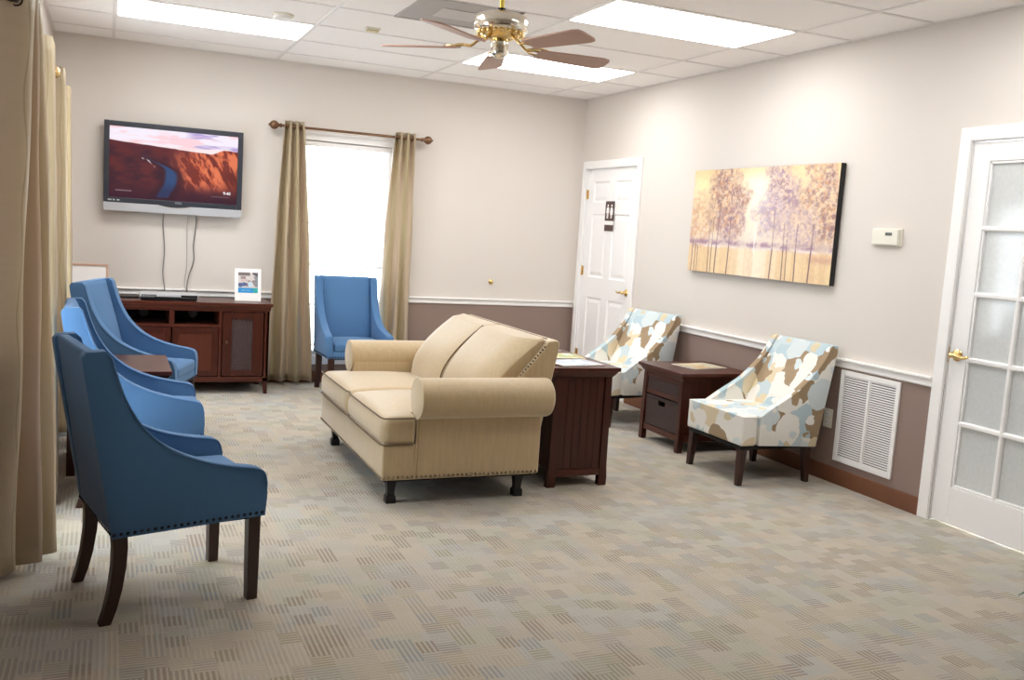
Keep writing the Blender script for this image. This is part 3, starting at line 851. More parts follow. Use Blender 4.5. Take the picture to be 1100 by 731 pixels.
BW = .262   # outer half width of the blue chair
BX = .30
def blue_chair():
    t = thing('armchair', 'x', 'armchair')
    top = swoop([(-.545, .940), (-.522, .865), (-.492, .785), (-.438, .695), (-.362, .622), (-.283, .577), (-.205, .549), (-.125, .530), (-.045, .516), (-.012, .498), (0, .455)])
    prof = [(-.535, .312), (-.632, .90), (-.636, .935), (-.624, .953), (-.562, .957)] + top + [(.003, .40), (0, .328)]
    prof = [(x+BX, z) for x, z in prof]
    def flare(p, s):
        f = max(0, (p.x-.02)/.28); g = max(0, min(1, (p.z-.33)/.15))
        return Vector((p.x, p.y+s*.016*f*g, p.z))
    for s in (-1, 1):
        bm = bmesh.new(); a, b = sorted((s*BW, s*(BW-.052)))
        prism(bm, prof, a, b, 'y')
        bm.normal_update(); bmesh.ops.triangulate(bm, faces=[f for f in bm.faces if len(f.verts) > 4])
        # bevel the outline only
        es = [e for e in bm.edges if len(e.link_faces) == 2 and e.calc_face_angle(0) > math.radians(60)]
        bmesh.ops.bevel(bm, geom=es, offset=.014, segments=3, profile=.5, affect='EDGES', clamp_overlap=True)
        for v in bm.verts: v.co = flare(v.co, s)
        arm = finish('arm_panel', bm, M['blue'], t, sharp=50)
        bm = bmesh.new()
        tube(bm, [flare(Vector((x+BX-.002, s*(BW-.0), z-.004)), s) for x, z in [(-.556, .950)]+top], .0038, 6)
        tube(bm, [flare(Vector((x+BX-.002, s*(BW-.052), z-.004)), s) for x, z in [(-.556, .950)]+top], .0035, 6)
        finish('welt', bm, M['blue'], arm)
    wi = BW-.05
    def rake(p):
        k = (p.z-.31)/.645; f = (p.x+.235)/.10
        return Vector((-.235-.095*k + f*(.10-.055*k), p.y, p.z))
    bm = bmesh.new(); rbox(bm, -.235, -.135, -wi-.01, wi+.01, .312, .955, .022, warp=lambda p: rake(p), n=6)
    finish('backrest', bm, M['blue'], t, sharp=60)
    bm = bmesh.new()
    def padw(p):
        k = (p.z-.40)/.545; f = (p.x+.16)/.055
        q = Vector((-.19-.115*k + f*(.06-.035*k), p.y, p.z)); b = (1-(p.y/wi)**2)*math.sin(PI*min(1, max(0, (p.z-.40)/.55)))
        if p.x > -.12: q.x += .020*b
        return q
    rbox(bm, -.16, -.105, -wi, wi, .40, .945, .018, warp=padw, n=8)
    finish('back_pad', bm, M['blue'], t, sharp=60)
    bm = bmesh.new(); rbox(bm, -.2, .298, -wi-.005, wi+.005, .322, .385, .012); finish('seat_rail', bm, M['blue'], t, sharp=60)
    bm = bmesh.new()
    def puff(p):
        b = (1-((p.x-.09)/.22)**2)*(1-(p.y/wi)**2); q = p.copy()
        if p.z > .42: q.z += .022*max(0, b)
        return q
    rbox(bm, -.115, .302, -wi+.003, wi-.003, .378, .452, .022, warp=puff, n=8)
    c = finish('seat_cushion', bm, M['blue'], t, sharp=60)
    bm = bmesh.new(); tube(bm, [(.296, y, .441) for y in (-wi+.02, -.1, 0, .1, wi-.02)], .004, 6); finish('welt', bm, M['blue'], c)
    bm = bmesh.new()
    for s in (-1, 1):
        for p in along((BX-.53, s*(BW+.001), .326), (BX-.012, s*(BW+.001), .342), .022): stud(bm, (p.x, s*(BW+.016*max(0, (p.x-.02)/.28)*max(0, min(1, (p.z-.33)/.15))+.001), p.z), (0, s, 0), .0062)
    for p in along((BX, -BW+.02, .338), (BX, BW-.02, .338), .022): stud(bm, (BX+.0015, p.y, p.z), (1, 0, 0), .0062)
    for p in along((-.238, -BW+.02, .326), (-.238, BW-.02, .326), .022): stud(bm, p+Vector((-.0, 0, 0)), (-1, 0, 0), .0062)
    finish('nailhead_trim', bm, M['nail_dark'], t)
    bm = bmesh.new(); box(bm, -.225, .285, -BW+.02, BW-.02, .316, .324); finish('dust_cover', bm, M['black_fabric'], t)
    for s in (-1, 1):
        finish('leg', leg_bm([(.268, s*.222, .33), (.268, s*.222, .12), (.268, s*.222, 0)], .023, .0195), M['leg_dark'], t, bevel=.002)
        finish('leg', leg_bm([(-.207, s*.222, .33), (-.203, s*.222, .27), (-.206, s*.222, .2), (-.217, s*.222, .12), (-.233, s*.222, .05), (-.25, s*.222, 0)], .025, .019), M['leg_dark'], t, bevel=.002, sharp=60)
    return t
bc = blue_chair()
BG = 'blue upholstered swoop-arm chairs'
spots = [((-3.98, -4.51), 12.5, 'blue upholstered armchair nearest the camera, its full side and legs showing'),
         ((-4.035, -3.165), 0, 'blue armchair in the middle of the left row, right behind the nearest one'),
         ((-3.985, -1.76), -19, 'blue armchair farthest along the left row, angled in front of the television console'),
         ((-2.30, -.50), -90, 'lone blue armchair in front of the far window between the curtains')]
for i, ((x, y), r, lab) in enumerate(spots):
    o = bc if i == 0 else copy_tree(bc)
    o.location = (x, y, 0); o.rotation_euler = (0, 0, math.radians(r)); tag(o, lab, 'armchair', BG)

# ================================================================== FLORAL ARMLESS CHAIRS
FW = .288; FX = .30
def floral_chair():
    t = thing('slipper_chair', 'x', 'chair')
    curve = swoop([(-.612, .848), (-.575, .78), (-.515, .70), (-.44, .625), (-.37, .568), (-.29, .52), (-.21, .475), (-.15, .437), (-.128, .424)])
    prof = [(-.128, .246), (-.565, .226), (-.668, .835), (-.666, .854), (-.64, .862)] + curve
    prof = [(x+FX, z) for x, z in prof]
    for s in (-1, 1):
        bm = bmesh.new(); a, b = sorted((s*FW, s*(FW-.042))); prism(bm, prof, a, b, 'y')
        bm.normal_update(); bmesh.ops.triangulate(bm, faces=[f for f in bm.faces if len(f.verts) > 4])
        es = [e for e in bm.edges if len(e.link_faces) == 2 and e.calc_face_angle(0) > math.radians(60)]
        bmesh.ops.bevel(bm, geom=es, offset=.008, segments=2, profile=.5, affect='EDGES', clamp_overlap=True)
        w = finish('side_wing', bm, M['floral'], t, sharp=50)
        bm = bmesh.new()
        for yy in (FW, FW-.042): tube(bm, [(x+FX-.001, s*yy, z-.002) for x, z in [(-.64, .86), (-.62, .858)]+curve], .0035, 6)
        tube(bm, [(FX-.128, s*FW, .424), (FX-.128, s*FW, .25)], .0032, 6)
        finish('welt', bm, M['floral'], w)
    wi = FW-.040
    def rake(p):
        k = (p.z-.23)/.63; f = (p.x+.262)/.062
        return Vector((-.262-.1*k + f*(.062-.038*k), p.y, p.z))
    bm = bmesh.new(); rbox(bm, -.262, -.20, -FW+.004, FW-.004, .232, .858, .014, warp=rake, n=6); finish('backrest', bm, M['floral'], t, sharp=60)
    bm = bmesh.new()
    def padw(p):
        k = (p.z-.36)/.492; f = (p.x+.20)/.12; q = Vector((-.20-.145*k + f*(.125-.107*k), p.y, p.z))
        if p.x > -.12: q.x += .016*(1-(p.y/wi)**2)*math.sin(PI*min(1, max(0, k)))
        return q
    rbox(bm, -.20, -.08, -wi, wi, .36, .852, .016, warp=padw, n=8); finish('back_pad', bm, M['floral'], t, sharp=60)
    bm = bmesh.new()
    def puff(p):
        q = p.copy()
        if p.z > .40: q.z += .018*max(0, (1-((p.x-.05)/.26)**2)*(1-(p.y/FW)**2))
        if p.x < FX-.13 and abs(p.y) > wi: q.y = math.copysign(wi, p.y)
        return q
    rbox(bm, -.22, FX, -FW, FW, .246, .425, .012, warp=puff, n=12)
    st = finish('seat', bm, M['floral'], t, sharp=60)
    bm = bmesh.new(); tube(bm, [(FX-.128, -FW+.001, .421), (FX-.004, -FW+.003, .421), (FX-.003, -FW+.004, .421), (FX-.003, FW-.004, .421), (FX-.004, FW-.003, .421), (FX-.128, FW-.001, .421)], .0042, 6); finish('welt', bm, M['floral'], st)
    bm = bmesh.new(); box(bm, -.25, FX-.01, -FW+.012, FW-.012, .222, .248); finish('dust_cover', bm, M['black_fabric'], t)
    for s in (-1, 1):
        finish('leg', leg_bm([(.262, s*.25, .245), (.275, s*.257, 0)], .024, .0165), M['leg_dark'], t, bevel=.002)
        finish('leg', leg_bm([(-.215, s*.25, .235), (-.232, s*.257, 0)], .024, .0165), M['leg_dark'], t, bevel=.002)
    return t
fc = floral_chair(); FG = 'floral armless slipper chairs'
for i, ((x, y), r, lab) in enumerate([((-.405, -3.405), 180, 'cream and blue floral slipper chair nearer the glass door, in full view'),
                                      ((-.455, -1.75), 190, 'floral slipper chair farther off, beside the panel door and half behind tables')]):
    o = fc if i == 0 else copy_tree(fc)
    o.location = (x, y, 0); o.rotation_euler = (0, 0, math.radians(r)); tag(o, lab, 'chair', FG)

# ================================================================== LOVESEAT
sofa = thing('loveseat', 'tan two-seat sofa with rolled arms and nailhead trim in the room centre', 'sofa', (-2.47, -2.955, 0), 180)
# base
bm = bmesh.new(); rbox(bm, -.425, .43, -.735, .735, .14, .33, .012); finish('base_frame', bm, M['sofa'], sofa, sharp=60)
for s in (-1, 1):
    bm = bmesh.new(); rbox(bm, -.44, .255, *sorted((s*.738, s*.634)), .145, .56, .012); arm = finish('arm', bm, M['sofa'], sofa, sharp=60)
    bm = bmesh.new(); cyr = s*.735
    lathe(bm, [(0, -.47), (.088, -.47), (.1, -.462), (.104, -.45), (.104, .252), (.100, .264), (.088, .268), (0, .268)], 36, (0, cyr, .563), 'x')
    finish('arm_roll', bm, M['sofa'], arm, sharp=50)
    bm = bmesh.new()
    for X, rr in ((.262, .102),):
        tube(bm, [(X, cyr+rr*math.cos(a), .563+rr*math.sin(a)) for a in [i*2*PI/36 for i in range(36)]], .0042, 6, closed=True)
    tube(bm, [(.2575, s*.738, .46), (.2575, s*.738, .15)], .0035, 6)
    finish('arm_welt', bm, M['sofa'], arm)
# back frame: wedge with a straight top rail
bm = bmesh.new()
prism(bm, [(-.43, .15), (-.30, .15), (-.30, .60), (-.325, .66), (-.462, .822), (-.475, .855), (-.535, .862), (-.552, .845), (-.545, .80)], -.675, .675, 'y')
finish('back_frame', bm, M['sofa'], sofa, bevel=.012, seg=2, sharp=50)
# tight back in two halves
for s in (-1, 1):
    bm = bmesh.new(); ya, yb = sorted((s*.001, s*.640))
    def bw(p, s=s):
        # p.x is 0..1 through thickness, z along the height
        k = (p.z-.42)/.45; yy = (abs(p.y)-.32)/.32
        front = -.115 - .02*k - .235*max(0, k-.25)**1.6/.63
        rear = -.33 - .142*k
        bulge = .030*(1-yy**4)*math.sin(PI*min(1, max(0, k)))+.0
        if abs(p.y) > .5: bulge -= .10*((abs(p.y)-.5)/.14)**2*max(0, k)
        x = rear + (front-rear+bulge)*p.x
        zz = p.z - .012*p.x*max(0, k)**2 + .012*max(0, k)**2
        return Vector((x, p.y, zz))
    rbox(bm, 0, 1, ya, yb, .42, .858, .02, warp=bw, n=10, k=3)
    finish('back_cushion', bm, M['sofa'], sofa, sharp=70)
bm = bmesh.new()
pts = []
for i in range(15):
    k = i/14; z = .44+.415*k
    front = -.115 - .02*k - .235*max(0, k-.25)**1.6/.63
    pts.append((front+.006+.004*math.sin(PI*k), 0, z+.035*k*k-.03*k*k))
tube(bm, pts, .0045, 6); finish('back_seam', bm, M['welt'], sofa)
# T-shaped seat cushions
for s in (-1, 1):
    pl_ = [(-.16, s*.002), (.448, s*.002), (.448, s*.742), (.268, s*.742), (.268, s*.572), (-.16, s*.572)]
    def seat_w(p, s=s):
        q = p.copy(); yy = abs(p.y)
        if yy > .63:      # the ears stop in front of the arm
            if q.x < .27: q.x = .27
        u = (p.x-.15)/.31; v = (yy-.33)/.34
        if p.z > .40: q.z += .034*max(0, 1-min(1, u*u))*max(0, 1-min(1, v*v)) - .008*max(0, u)**3
        if p.x > .36: q.x += .018*math.sin(PI*(p.z-.3)/.18)*(1-.5*v*v)
        return q
    bm = bmesh.new(); rbox(bm, -.16, .436, *sorted((s*.003, s*.742)), .318, .472, .045, warp=seat_w, n=14, k=4)
    cu = finish('seat_cushion', bm, M['sofa'], sofa, sharp=75)
    bm = bmesh.new()
    for z, dz in ((.462, 0), (.326, 0)):
        tube(bm, [(.275, s*.739, z), (.40, s*.739, z), (.428, s*.734, z), (.44, s*.71, z), (.443, s*.5, z+dz), (.443, s*.2, z+dz), (.44, s*.03, z), (.428, s*.006, z)], .0042, 6)
    finish('cushion_welt', bm, M['welt'], cu)
bm = bmesh.new()
for s in (-1, 1):
    for p in along((-.42, s*.739, .158), (.42, s*.739, .158), .024): stud(bm, p, (0, s, 0), .0075)
    finish('nailhead_trim', bm, M['nail'], sofa); bm = bmesh.new()
    for p in along((-.325, s*.676, .672), (-.458, s*.676, .825), .02): stud(bm, p, (0, s, 0), .007)
    finish('nailhead_trim', bm, M['nail'], sofa); bm = bmesh.new()
for p in along((.4305, -.72, .158), (.4305, .72, .158), .024): stud(bm, p, (1, 0, 0), .0075)
finish('nailhead_trim', bm, M['nail'], sofa); bm = bmesh.new()
for p in along((-.476, -.65, .866), (-.476, .65, .866), .02): stud(bm, p, (.3, 0, 1), .006)
finish('nailhead_trim', bm, M['nail'], sofa)
bm = bmesh.new(); box(bm, -.41, .415, -.72, .72, .132, .145); finish('dust_cover', bm, M['black_fabric'], sofa)
for X in (.355, -.42+.06):
    for s in (-1, 1):
        bm = bmesh.new(); v = [(.030, .138), (.030, .12), (.024, .105), (.019, .06), (.019, .045), (.026, .035), (.026, .0)]
        rings = []
        for r, z in v: rings.append([bm.verts.new((X+a*r, s*.64+b*r, z)) for a, b in ((-1, -1), (1, -1), (1, 1), (-1, 1))])
        for A, B in zip(rings, rings[1:]):
            for k in range(4): bm.faces.new((A[k], A[(k+1) % 4], B[(k+1) % 4], B[k]))
        bm.faces.new(rings[0]); bm.faces.new(rings[-1]); finish('leg', bm, M['black'], sofa, bevel=.002)

# ================================================================== TABLES
def top_slab(bm, x0, x1, y0, y1, z, ov=.035, th=.022):
    """table top with a stepped cove moulding below"""
    box(bm, x0-ov, x1+ov, y0-ov, y1+ov, z-th, z)
    rings = []
    for d, zz in ((ov-.008, z-th), (ov-.014, z-th-.010), (.008, z-th-.028), (0, z-th-.036)):
        rings.append([bm.verts.new((a, b, zz)) for a, b in ((x0-d, y0-d), (x1+d, y0-d), (x1+d, y1+d), (x0-d, y1+d))])
    for A, B in zip(rings, rings[1:]):
        for k in range(4): bm.faces.new((A[k], A[(k+1) % 4], B[(k+1) % 4], B[k]))
    bm.faces.new(rings[0]); bm.faces.new(rings[-1])
def grooved(bm, axis, p0, p1, q, z0, z1, n, out):
    """bead-board panel: n planks with V grooves; out = +-1 normal direction"""
    w = (p1-p0)/n
    for i in range(n):
        a = p0+w*i+.0015; b = a+w-.003
        if axis == 'x': box(bm, a, b, *sorted((q, q-out*.012)), z0, z1)
        else: box(bm, *sorted((q, q-out*.012)), a, b, z0, z1)
    if axis == 'x': box(bm, p0, p1, *sorted((q-out*.004, q-out*.016)), z0, z1)
    else: box(bm, *sorted((q-out*.004, q-out*.016)), p0, p1, z0, z1)

def cabinet_table(name, label, cat, x0, x1, y0, y1, z, front, group=None, drawer=True):
    """post-and-panel table; front = 'left' (drawer and basket face -x) or 'right' (+x)"""
    t = thing(name, label, cat, ((x0+x1)/2, (y0+y1)/2, 0), 0, group)
    cx, cy = (x0+x1)/2, (y0+y1)/2; x0 -= cx; x1 -= cx; y0 -= cy; y1 -= cy; zt = z-.022-.034; p = .042
    bm = bmesh.new(); top_slab(bm, x0, x1, y0, y1, z); finish('table_top', bm, M['mahog_x'], t, bevel=.003)
    for a in (x0, x1-p):
        for b in (y0, y1-p):
            bm = bmesh.new(); box(bm, a, a+p, b, b+p, 0, zt)
            for v in bm.verts:
                if v.co.z < .01:
                    v.co.x += .006 if a > 0 else -.006; v.co.y += .006 if b > 0 else -.006
            finish('corner_post', bm, M['mahog'], t, bevel=.003)
    for s, yy in ((-1, y0), (1, y1)):
        bm = bmesh.new(); grooved(bm, 'x', x0+p, x1-p, yy-s*.008, .115, zt, max(4, int((x1-x0)/.055)), s); finish('side_panel', bm, M['mahog'], t)
        bm = bmesh.new(); box(bm, x0+p, x1-p, *sorted((yy-s*.002, yy-s*.03)), .075, .118); finish('lower_rail', bm, M['mahog_x'], t, bevel=.003)
    sgn = -1 if front == 'left' else 1; xf = x0 if front == 'left' else x1; xb = x1 if front == 'left' else x0
    bm = bmesh.new(); grooved(bm, 'y', y0+p, y1-p, xb+sgn*.008, .115, zt, 6, -sgn); finish('back_panel', bm, M['mahog'], t)
    bm = bmesh.new()
    def B(d0, d1, a, b, c, d): box(bm, *sorted((xf-sgn*d0, xf-sgn*d1)), a, b, c, d)
    B(.002, .03, y0+p, y1-p, .075, .118); B(.004, .03, y0+p, y1-p, zt-.028, zt); B(.004, .03, y0+p, y1-p, zt-.155, zt-.13)
    B(.03, (x1-x0)-.02, y0+.015, y1-.015, .10, .112)
    finish('front_rails', bm, M['mahog_y'], t, bevel=.003)
    bm = bmesh.new(); B(.008, .3, y0+p+.003, y1-p-.003, zt-.128, zt-.03); dr = finish('drawer', bm, M['weave'], t)
    bm = bmesh.new(); fr = .008
    for (a, b, c, d) in ((y0+p, y0+p+fr, zt-.13, zt-.028), (y1-p-fr, y1-p, zt-.13, zt-.028), (y0+p, y1-p, zt-.036, zt-.028), (y0+p, y1-p, zt-.13, zt-.122)): B(.003, .02, a, b, c, d)
    finish('drawer_frame', bm, M['mahog_y'], dr)
    # basket with a handle slot
    bm = bmesh.new(); ya, yb, zb, ze = y0+p+.006, y1-p-.006, .122, zt-.172; h0, h1 = -.045, .045
    B(.006, .022, ya, yb, zb, ze-.05); B(.006, .022, ya, h0, ze-.05, ze); B(.006, .022, h1, yb, ze-.05, ze); B(.006, .022, h0, h1, ze-.016, ze)
    B(.022, .32, ya, ya+.01, zb, ze); B(.022, .32, yb-.01, yb, zb, ze); B(.31, .32, ya, yb, zb, ze); B(.022, .32, ya, yb, zb, zb+.01)
    bk = finish('basket', bm, M['weave'], t)
    bm = bmesh.new(); B(.000, .026, ya-.002, yb+.002, ze-.003, ze+.008); finish('basket_rim', bm, M['weave'], bk, bevel=.003)
    return t
st2 = cabinet_table('side_table', 'dark wood side table with drawer and basket between the floral chairs', 'side table', -.60, -.075, -2.88, -2.38, .555, 'left')
st3 = cabinet_table('side_table', 'dark wood side table between two blue armchairs on the left', 'side table', -4.36, -3.885, -2.82, -2.28, .565, 'right')

# tall narrow table behind the loveseat
sx0, sx1, sy0, sy1 = -1.872, -1.508, -3.505, -2.40
t = thing('sofa_table', 'tall dark wood table with plank side panel behind the loveseat', 'table', ((sx0+sx1)/2, (sy0+sy1)/2, 0))
hx, hy = (sx1-sx0)/2, (sy1-sy0)/2; p = .042; z = .695; zt = z-.056
bm = bmesh.new(); top_slab(bm, -hx, hx, -hy, hy, z, ov=.034); finish('table_top', bm, M['mahog_y'], t, bevel=.003)
for a in (-hx, hx-p):
    for b in (-hy, hy-p):
        bm = bmesh.new(); s = 1 if a > 0 else -1
        prism(bm, [(a, zt), (a+p, zt), (a+p+(.004 if s > 0 else 0), .12), (a+p+(.010 if s > 0 else 0), .05), (a+p+(.008 if s > 0 else 0), 0), (a-(.008 if s < 0 else 0), 0), (a-(.010 if s < 0 else 0), .05), (a-(.004 if s < 0 else 0), .12)], b, b+p, 'y')
        finish('corner_post', bm, M['mahog'], t, bevel=.002)
for s in (-1, 1):
    bm = bmesh.new(); grooved(bm, 'x', -hx+p, hx-p, s*(hy-.01), .10, zt, 6, s); finish('side_panel', bm, M['mahog'], t)
    bm = bmesh.new(); box(bm, -hx+p, hx-p, *sorted((s*(hy-.001), s*(hy-.028))), .062, .102); finish('lower_rail', bm, M['mahog_x'], t, bevel=.003)
bm = bmesh.new(); grooved(bm, 'y', -hy+p, hy-p, -hx+.01, .10, zt, 14, -1); finish('back_panel', bm, M['mahog'], t)
bm = bmesh.new(); box(bm, hx-.028, hx-.003, -hy+p, hy-p, .07, .11); box(bm, hx-.028, hx-.004, -hy+p, hy-p, zt-.02, zt); box(bm, hx-.028, hx-.004, -.012, .012, .11, zt-.02); finish('front_rails', bm, M['mahog_y'], t, bevel=.002)
for s in (-1, 1):
    a, b = sorted((s*.014, s*(hy-p-.002)))
    dd = xbox('door', M['mahog_y'], t, hx-.03, hx-.008, a, b, .112, zt-.022, bevel=.003)
    xbox('door_panel', M['mahog'], dd, hx-.012, hx-.005, a+.05, b-.05, .17, zt-.08, bevel=.002)
    bm = bmesh.new(); lathe(bm, [(0, 0), (.006, 0), (.006, .012), (.013, .018), (.013, .026), (0, .030)], 16, (hx-.008, s*.035, .45), 'x'); finish('knob', bm, M['dark_bronze'], dd)

# ================================================================== MAGAZINES
def magazine(label, loc, rz, pal, w=.215, h=.275, th=.006, seed=1, z=0):
    t = thing('magazine', label, 'magazine', loc, rz, 'magazines on the tables')
    xbox('pages', M['paper'], t, -w/2, w/2, -h/2, h/2, 0, th, bevel=.0008)
    def f(u, v):
        c = np.zeros(u.shape+(3,))+np.array(pal[0], float)
        n1 = vnoise(u, v, 3, 4, seed); n2 = vnoise(u, v, 5, 6, seed+9)
        c = blend(c, sstep(.5, .56, n1), pal[1]); c = blend(c, sstep(.55, .6, n2), pal[2])
        c = blend(c, ((v > .86) & (v < .95) & (u > .1) & (u < .9) & (np.sin(u*60) > -.3)).astype(float), pal[3])
        return c
    picture('cover', f, 44, 56, w-.002, h-.002, M['print'], t, Matrix.Translation((0, 0, th+.0006)))
    return t
ZT = .6955
magazine('white and pale blue magazine at the near end of the sofa table', (-1.70, -3.37, ZT), -82, [(226, 230, 238), (190, 204, 224), (238, 240, 244), (120, 130, 160)], seed=3, w=.22, h=.29)
magazine('magazine with green and yellow cover on the sofa table, second from its near end', (-1.66, -3.10, ZT), -96, [(222, 226, 210), (176, 192, 120), (226, 196, 130), (90, 110, 90)], seed=5)
magazine('magazine with pinkish cover farthest along the sofa table', (-1.70, -2.82, ZT), -78, [(214, 190, 196), (120, 96, 110), (232, 226, 228), (90, 60, 80)], seed=8)
magazine('magazine with tan photo cover on the low side table by the wall', (-.285, -2.60, .5555), 100, [(222, 208, 176), (196, 168, 120), (212, 214, 196), (150, 110, 90)], seed=11, w=.24, h=.31)

# ================================================================== TV CONSOLE
cx0, cx1, cyf, cyb = -4.452, -2.98, -.54, -.055
cm = (cx0+cx1)/2; GROM = plain('light_grey_grommet', (186, 184, 182), .5)
t = thing('tv_console', 'dark mahogany media console with open shelves and doors under the television', 'media console', (cm, (cyf+cyb)/2, 0))
hx = (cx1-cx0)/2; hy = (cyb-cyf)/2; F = -hy; z = .73; zt = .66; tw = .365
bm = bmesh.new(); top_slab(bm, -hx, hx, -hy, hy-.02, z, ov=.022, th=.025); box(bm, -hx, hx, hy-.05, hy, z-.025, z); finish('console_top', bm, M['mahog_x'], t, bevel=.003)
bm = bmesh.new()
for a, b in ((-hx, -hx+.035), (hx-.035, hx), (-hx+tw, -hx+tw+.022), (hx-tw-.022, hx-tw)): box(bm, a, b, F+.002, hy, .135, z-.05)
box(bm, -hx+tw+.022, hx-tw-.022, F+.01, hy, .53, .553)                      # shelf under the open bays
box(bm, -.018, .018, F+.004, hy, .553, zt)
box(bm, -hx, hx, F, hy, .10, .140); box(bm, -hx+.01, hx-.01, F, F+.03, zt, z-.045); box(bm, -hx, hx, hy-.012, hy, .13, zt)
finish('carcass', bm, M['mahog_x'], t, bevel=.002)
for s in (-1, 1):
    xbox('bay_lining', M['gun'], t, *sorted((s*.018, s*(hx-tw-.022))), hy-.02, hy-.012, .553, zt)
    bm = bmesh.new(); lathe(bm, [(0, 0), (.034, 0), (.036, -.006), (.028, -.01), (.022, -.006), (0, -.006)], 24, (s*.19, hy-.02, .592), 'y'); finish('cable_grommet', bm, GROM, t)
    # centre door with raised frame
    a, b = sorted((s*.006, s*(hx-tw-.026)))
    bm = bmesh.new(); w = .045
    for q in ((a, a+w, .146, .526), (b-w, b, .146, .526), (a+w, b-w, .146, .146+w), (a+w, b-w, .526-w, .526)): box(bm, q[0], q[1], F-.002, F+.018, q[2], q[3])
    d = finish('door', bm, M['mahog'], t, bevel=.003)
    xbox('door_panel', M['mahog_door'], d, a+w-.002, b-w+.002, F+.004, F+.014, .146+w-.002, .526-w+.002, bevel=.002)
    if s < 0:
        bm = bmesh.new(); lathe(bm, [(0, .0), (.006, .0), (.006, -.012), (.012, -.018), (.010, -.026), (0, -.028)], 16, (b-.022, F-.002, .42), 'y'); finish('knob', bm, M['dark_bronze'], d)
    # tower door with woven metal insert
    a, b = sorted((s*(hx-tw+.006), s*(hx-.045)))
    bm = bmesh.new(); w = .085
    za, zb = .146, zt-.006
    for q in ((a, a+w*.8, za, zb), (b-w, b, za, zb), (a+w*.8, b-w, za, za+.05), (a+w*.8, b-w, zb-.05, zb)): box(bm, q[0], q[1], F-.002, F+.018, q[2], q[3])
    d = finish('tower_door', bm, M['mahog'], t, bevel=.003)
    xbox('mesh_insert', M['weave'], d, a+w*.8-.002, b-w+.002, F+.006, F+.012, za+.048, zb-.048)
    kx = a+.03 if s > 0 else b-.03
    bm = bmesh.new(); lathe(bm, [(0, .0), (.006, .0), (.006, -.012), (.012, -.018), (.010, -.026), (0, -.028)], 16, (kx, F-.002, .42), 'y'); finish('knob', bm, M['bronze'], d)
for a, sa in ((-hx, -1), (hx-.045, 1)):
    for b in (F, hy-.045):
        bm = bmesh.new(); box(bm, a, a+.045, b, b+.045, 0, .135)
        for v in bm.verts:
            if v.co.z < .01: v.co.x = (a+.0225)+(v.co.x-a-.0225)*.6+sa*.006
        finish('leg', bm, M['mahog'], t, bevel=.002)
bm = bmesh.new()
for (a, b) in ((-hx, -hx+.02), (hx-.02, hx)): box(bm, a, b, F+.002, F+.02, .135, zt+.01)
finish('corner_stile', bm, M['mahog'], t, bevel=.002)


# things on the console
t = thing('media_player', 'slim silver and black disc player in the middle of the console', 'media player', (-3.735, -.40, .7305), 0)
xbox('lower_case', M['black'], t, -.205, .205, -.085, .125, .004, .026, bevel=.002)
bm = bmesh.new(); prism(bm, [(-.212, .050), (-.212, .038), (-.20, .022), (-.11, .022), (-.08, .030), (.06, .030), (.09, .022), (.20, .022), (.212, .038), (.212, .050)], -.10, -.086, 'y'); box(bm, -.212, .212, -.086, .13, .026, .050); finish('silver_lid', bm, M['silver'], t, bevel=.002)
xbox('display_strip', M['black'], t, -.20, -.095, -.1015, -.0995, .024, .043); xbox('tray_door', M['black'], t, .085, .205, -.1015, -.0995, .024, .043)
for i in range(6): xbox('button', M['silver'], t, -.19+i*.015, -.18+i*.015, -.1035, -.1012, .029, .036)
bm = bmesh.new()
for a in (-.18, .17):
    for b in (-.07, .10): box(bm, a, a+.02, b, b+.02, 0, .005)
finish('feet', bm, M['black'], t)

t = thing('photo_card', 'white standing card with a blue-bottomed group photo at the console right end', 'photo card', (-3.13, -.36, .7305), 0)
bm = bmesh.new(); v = box(bm, -.103, .103, -.006, 0, 0, .262); R = Matrix.Rotation(math.radians(-8), 4, 'X')
for q in v: q.co = R @ q.co
for q in v: q.co.z += .001
finish('card', bm, M['mat_white'], t, bevel=.001)
bm = bmesh.new(); v = box(bm, -.03, .03, 0, .003, .002, .17); R2 = Matrix.Rotation(math.radians(24), 4, 'X')
for q in v: q.co = R2 @ q.co + Vector((0, .092, 0))
for q in v: q.co.z = max(q.co.z, .0005)
finish('easel_back', bm, M['mat_white'], t)
def fcard(u, v):
    c = np.zeros(u.shape+(3,))+np.array((214, 206, 206), float)
    n = vnoise(u, v, 6, 7, 21)
    c = blend(c, sstep(.52, .6, n)*(v < .8), (150, 128, 130)); c = blend(c, ((v > .84) & (u < .6)).astype(float), (120, 110, 108))
    c = blend(c, ((u > .72) & (v > .3) & (v > 1.35-u*.6)).astype(float), (88, 88, 96)); c = blend(c, ((u > .86) & (v > .3) & (v < .8)).astype(float), (130, 140, 146))
    for (x, y, r, q) in ((.12, .38, .12, (60, 84, 130)), (.3, .42, .11, (70, 96, 150)), (.46, .4, .1, (116, 96, 124)), (.62, .42, .14, (196, 222, 232)), (.22, .6, .07, (206, 176, 170)), (.4, .62, .06, (196, 164, 160)), (.66, .62, .07, (216, 208, 210))):
        c = blend(c, (((u-x)**2+((v-y)*1.1)**2) < r*r).astype(float)*.85, q)
    c = blend(c, (v < .24).astype(float), (48, 150, 214)); c = blend(c, ((v < .24) & (u > .75)).astype(float), (50, 176, 176))
    c = blend(c, ((v > .1) & (v < .15) & (u > .15) & (u < .65) & (np.sin(u*70) > 0)).astype(float), (150, 206, 240))
    return c
picture('photo', fcard, 60, 60, .155, .165, M['print'], t, Matrix.Rotation(math.radians(-8), 4, 'X') @ Matrix.Translation((0, -.0068, .15)) @ FACE_NEAR)

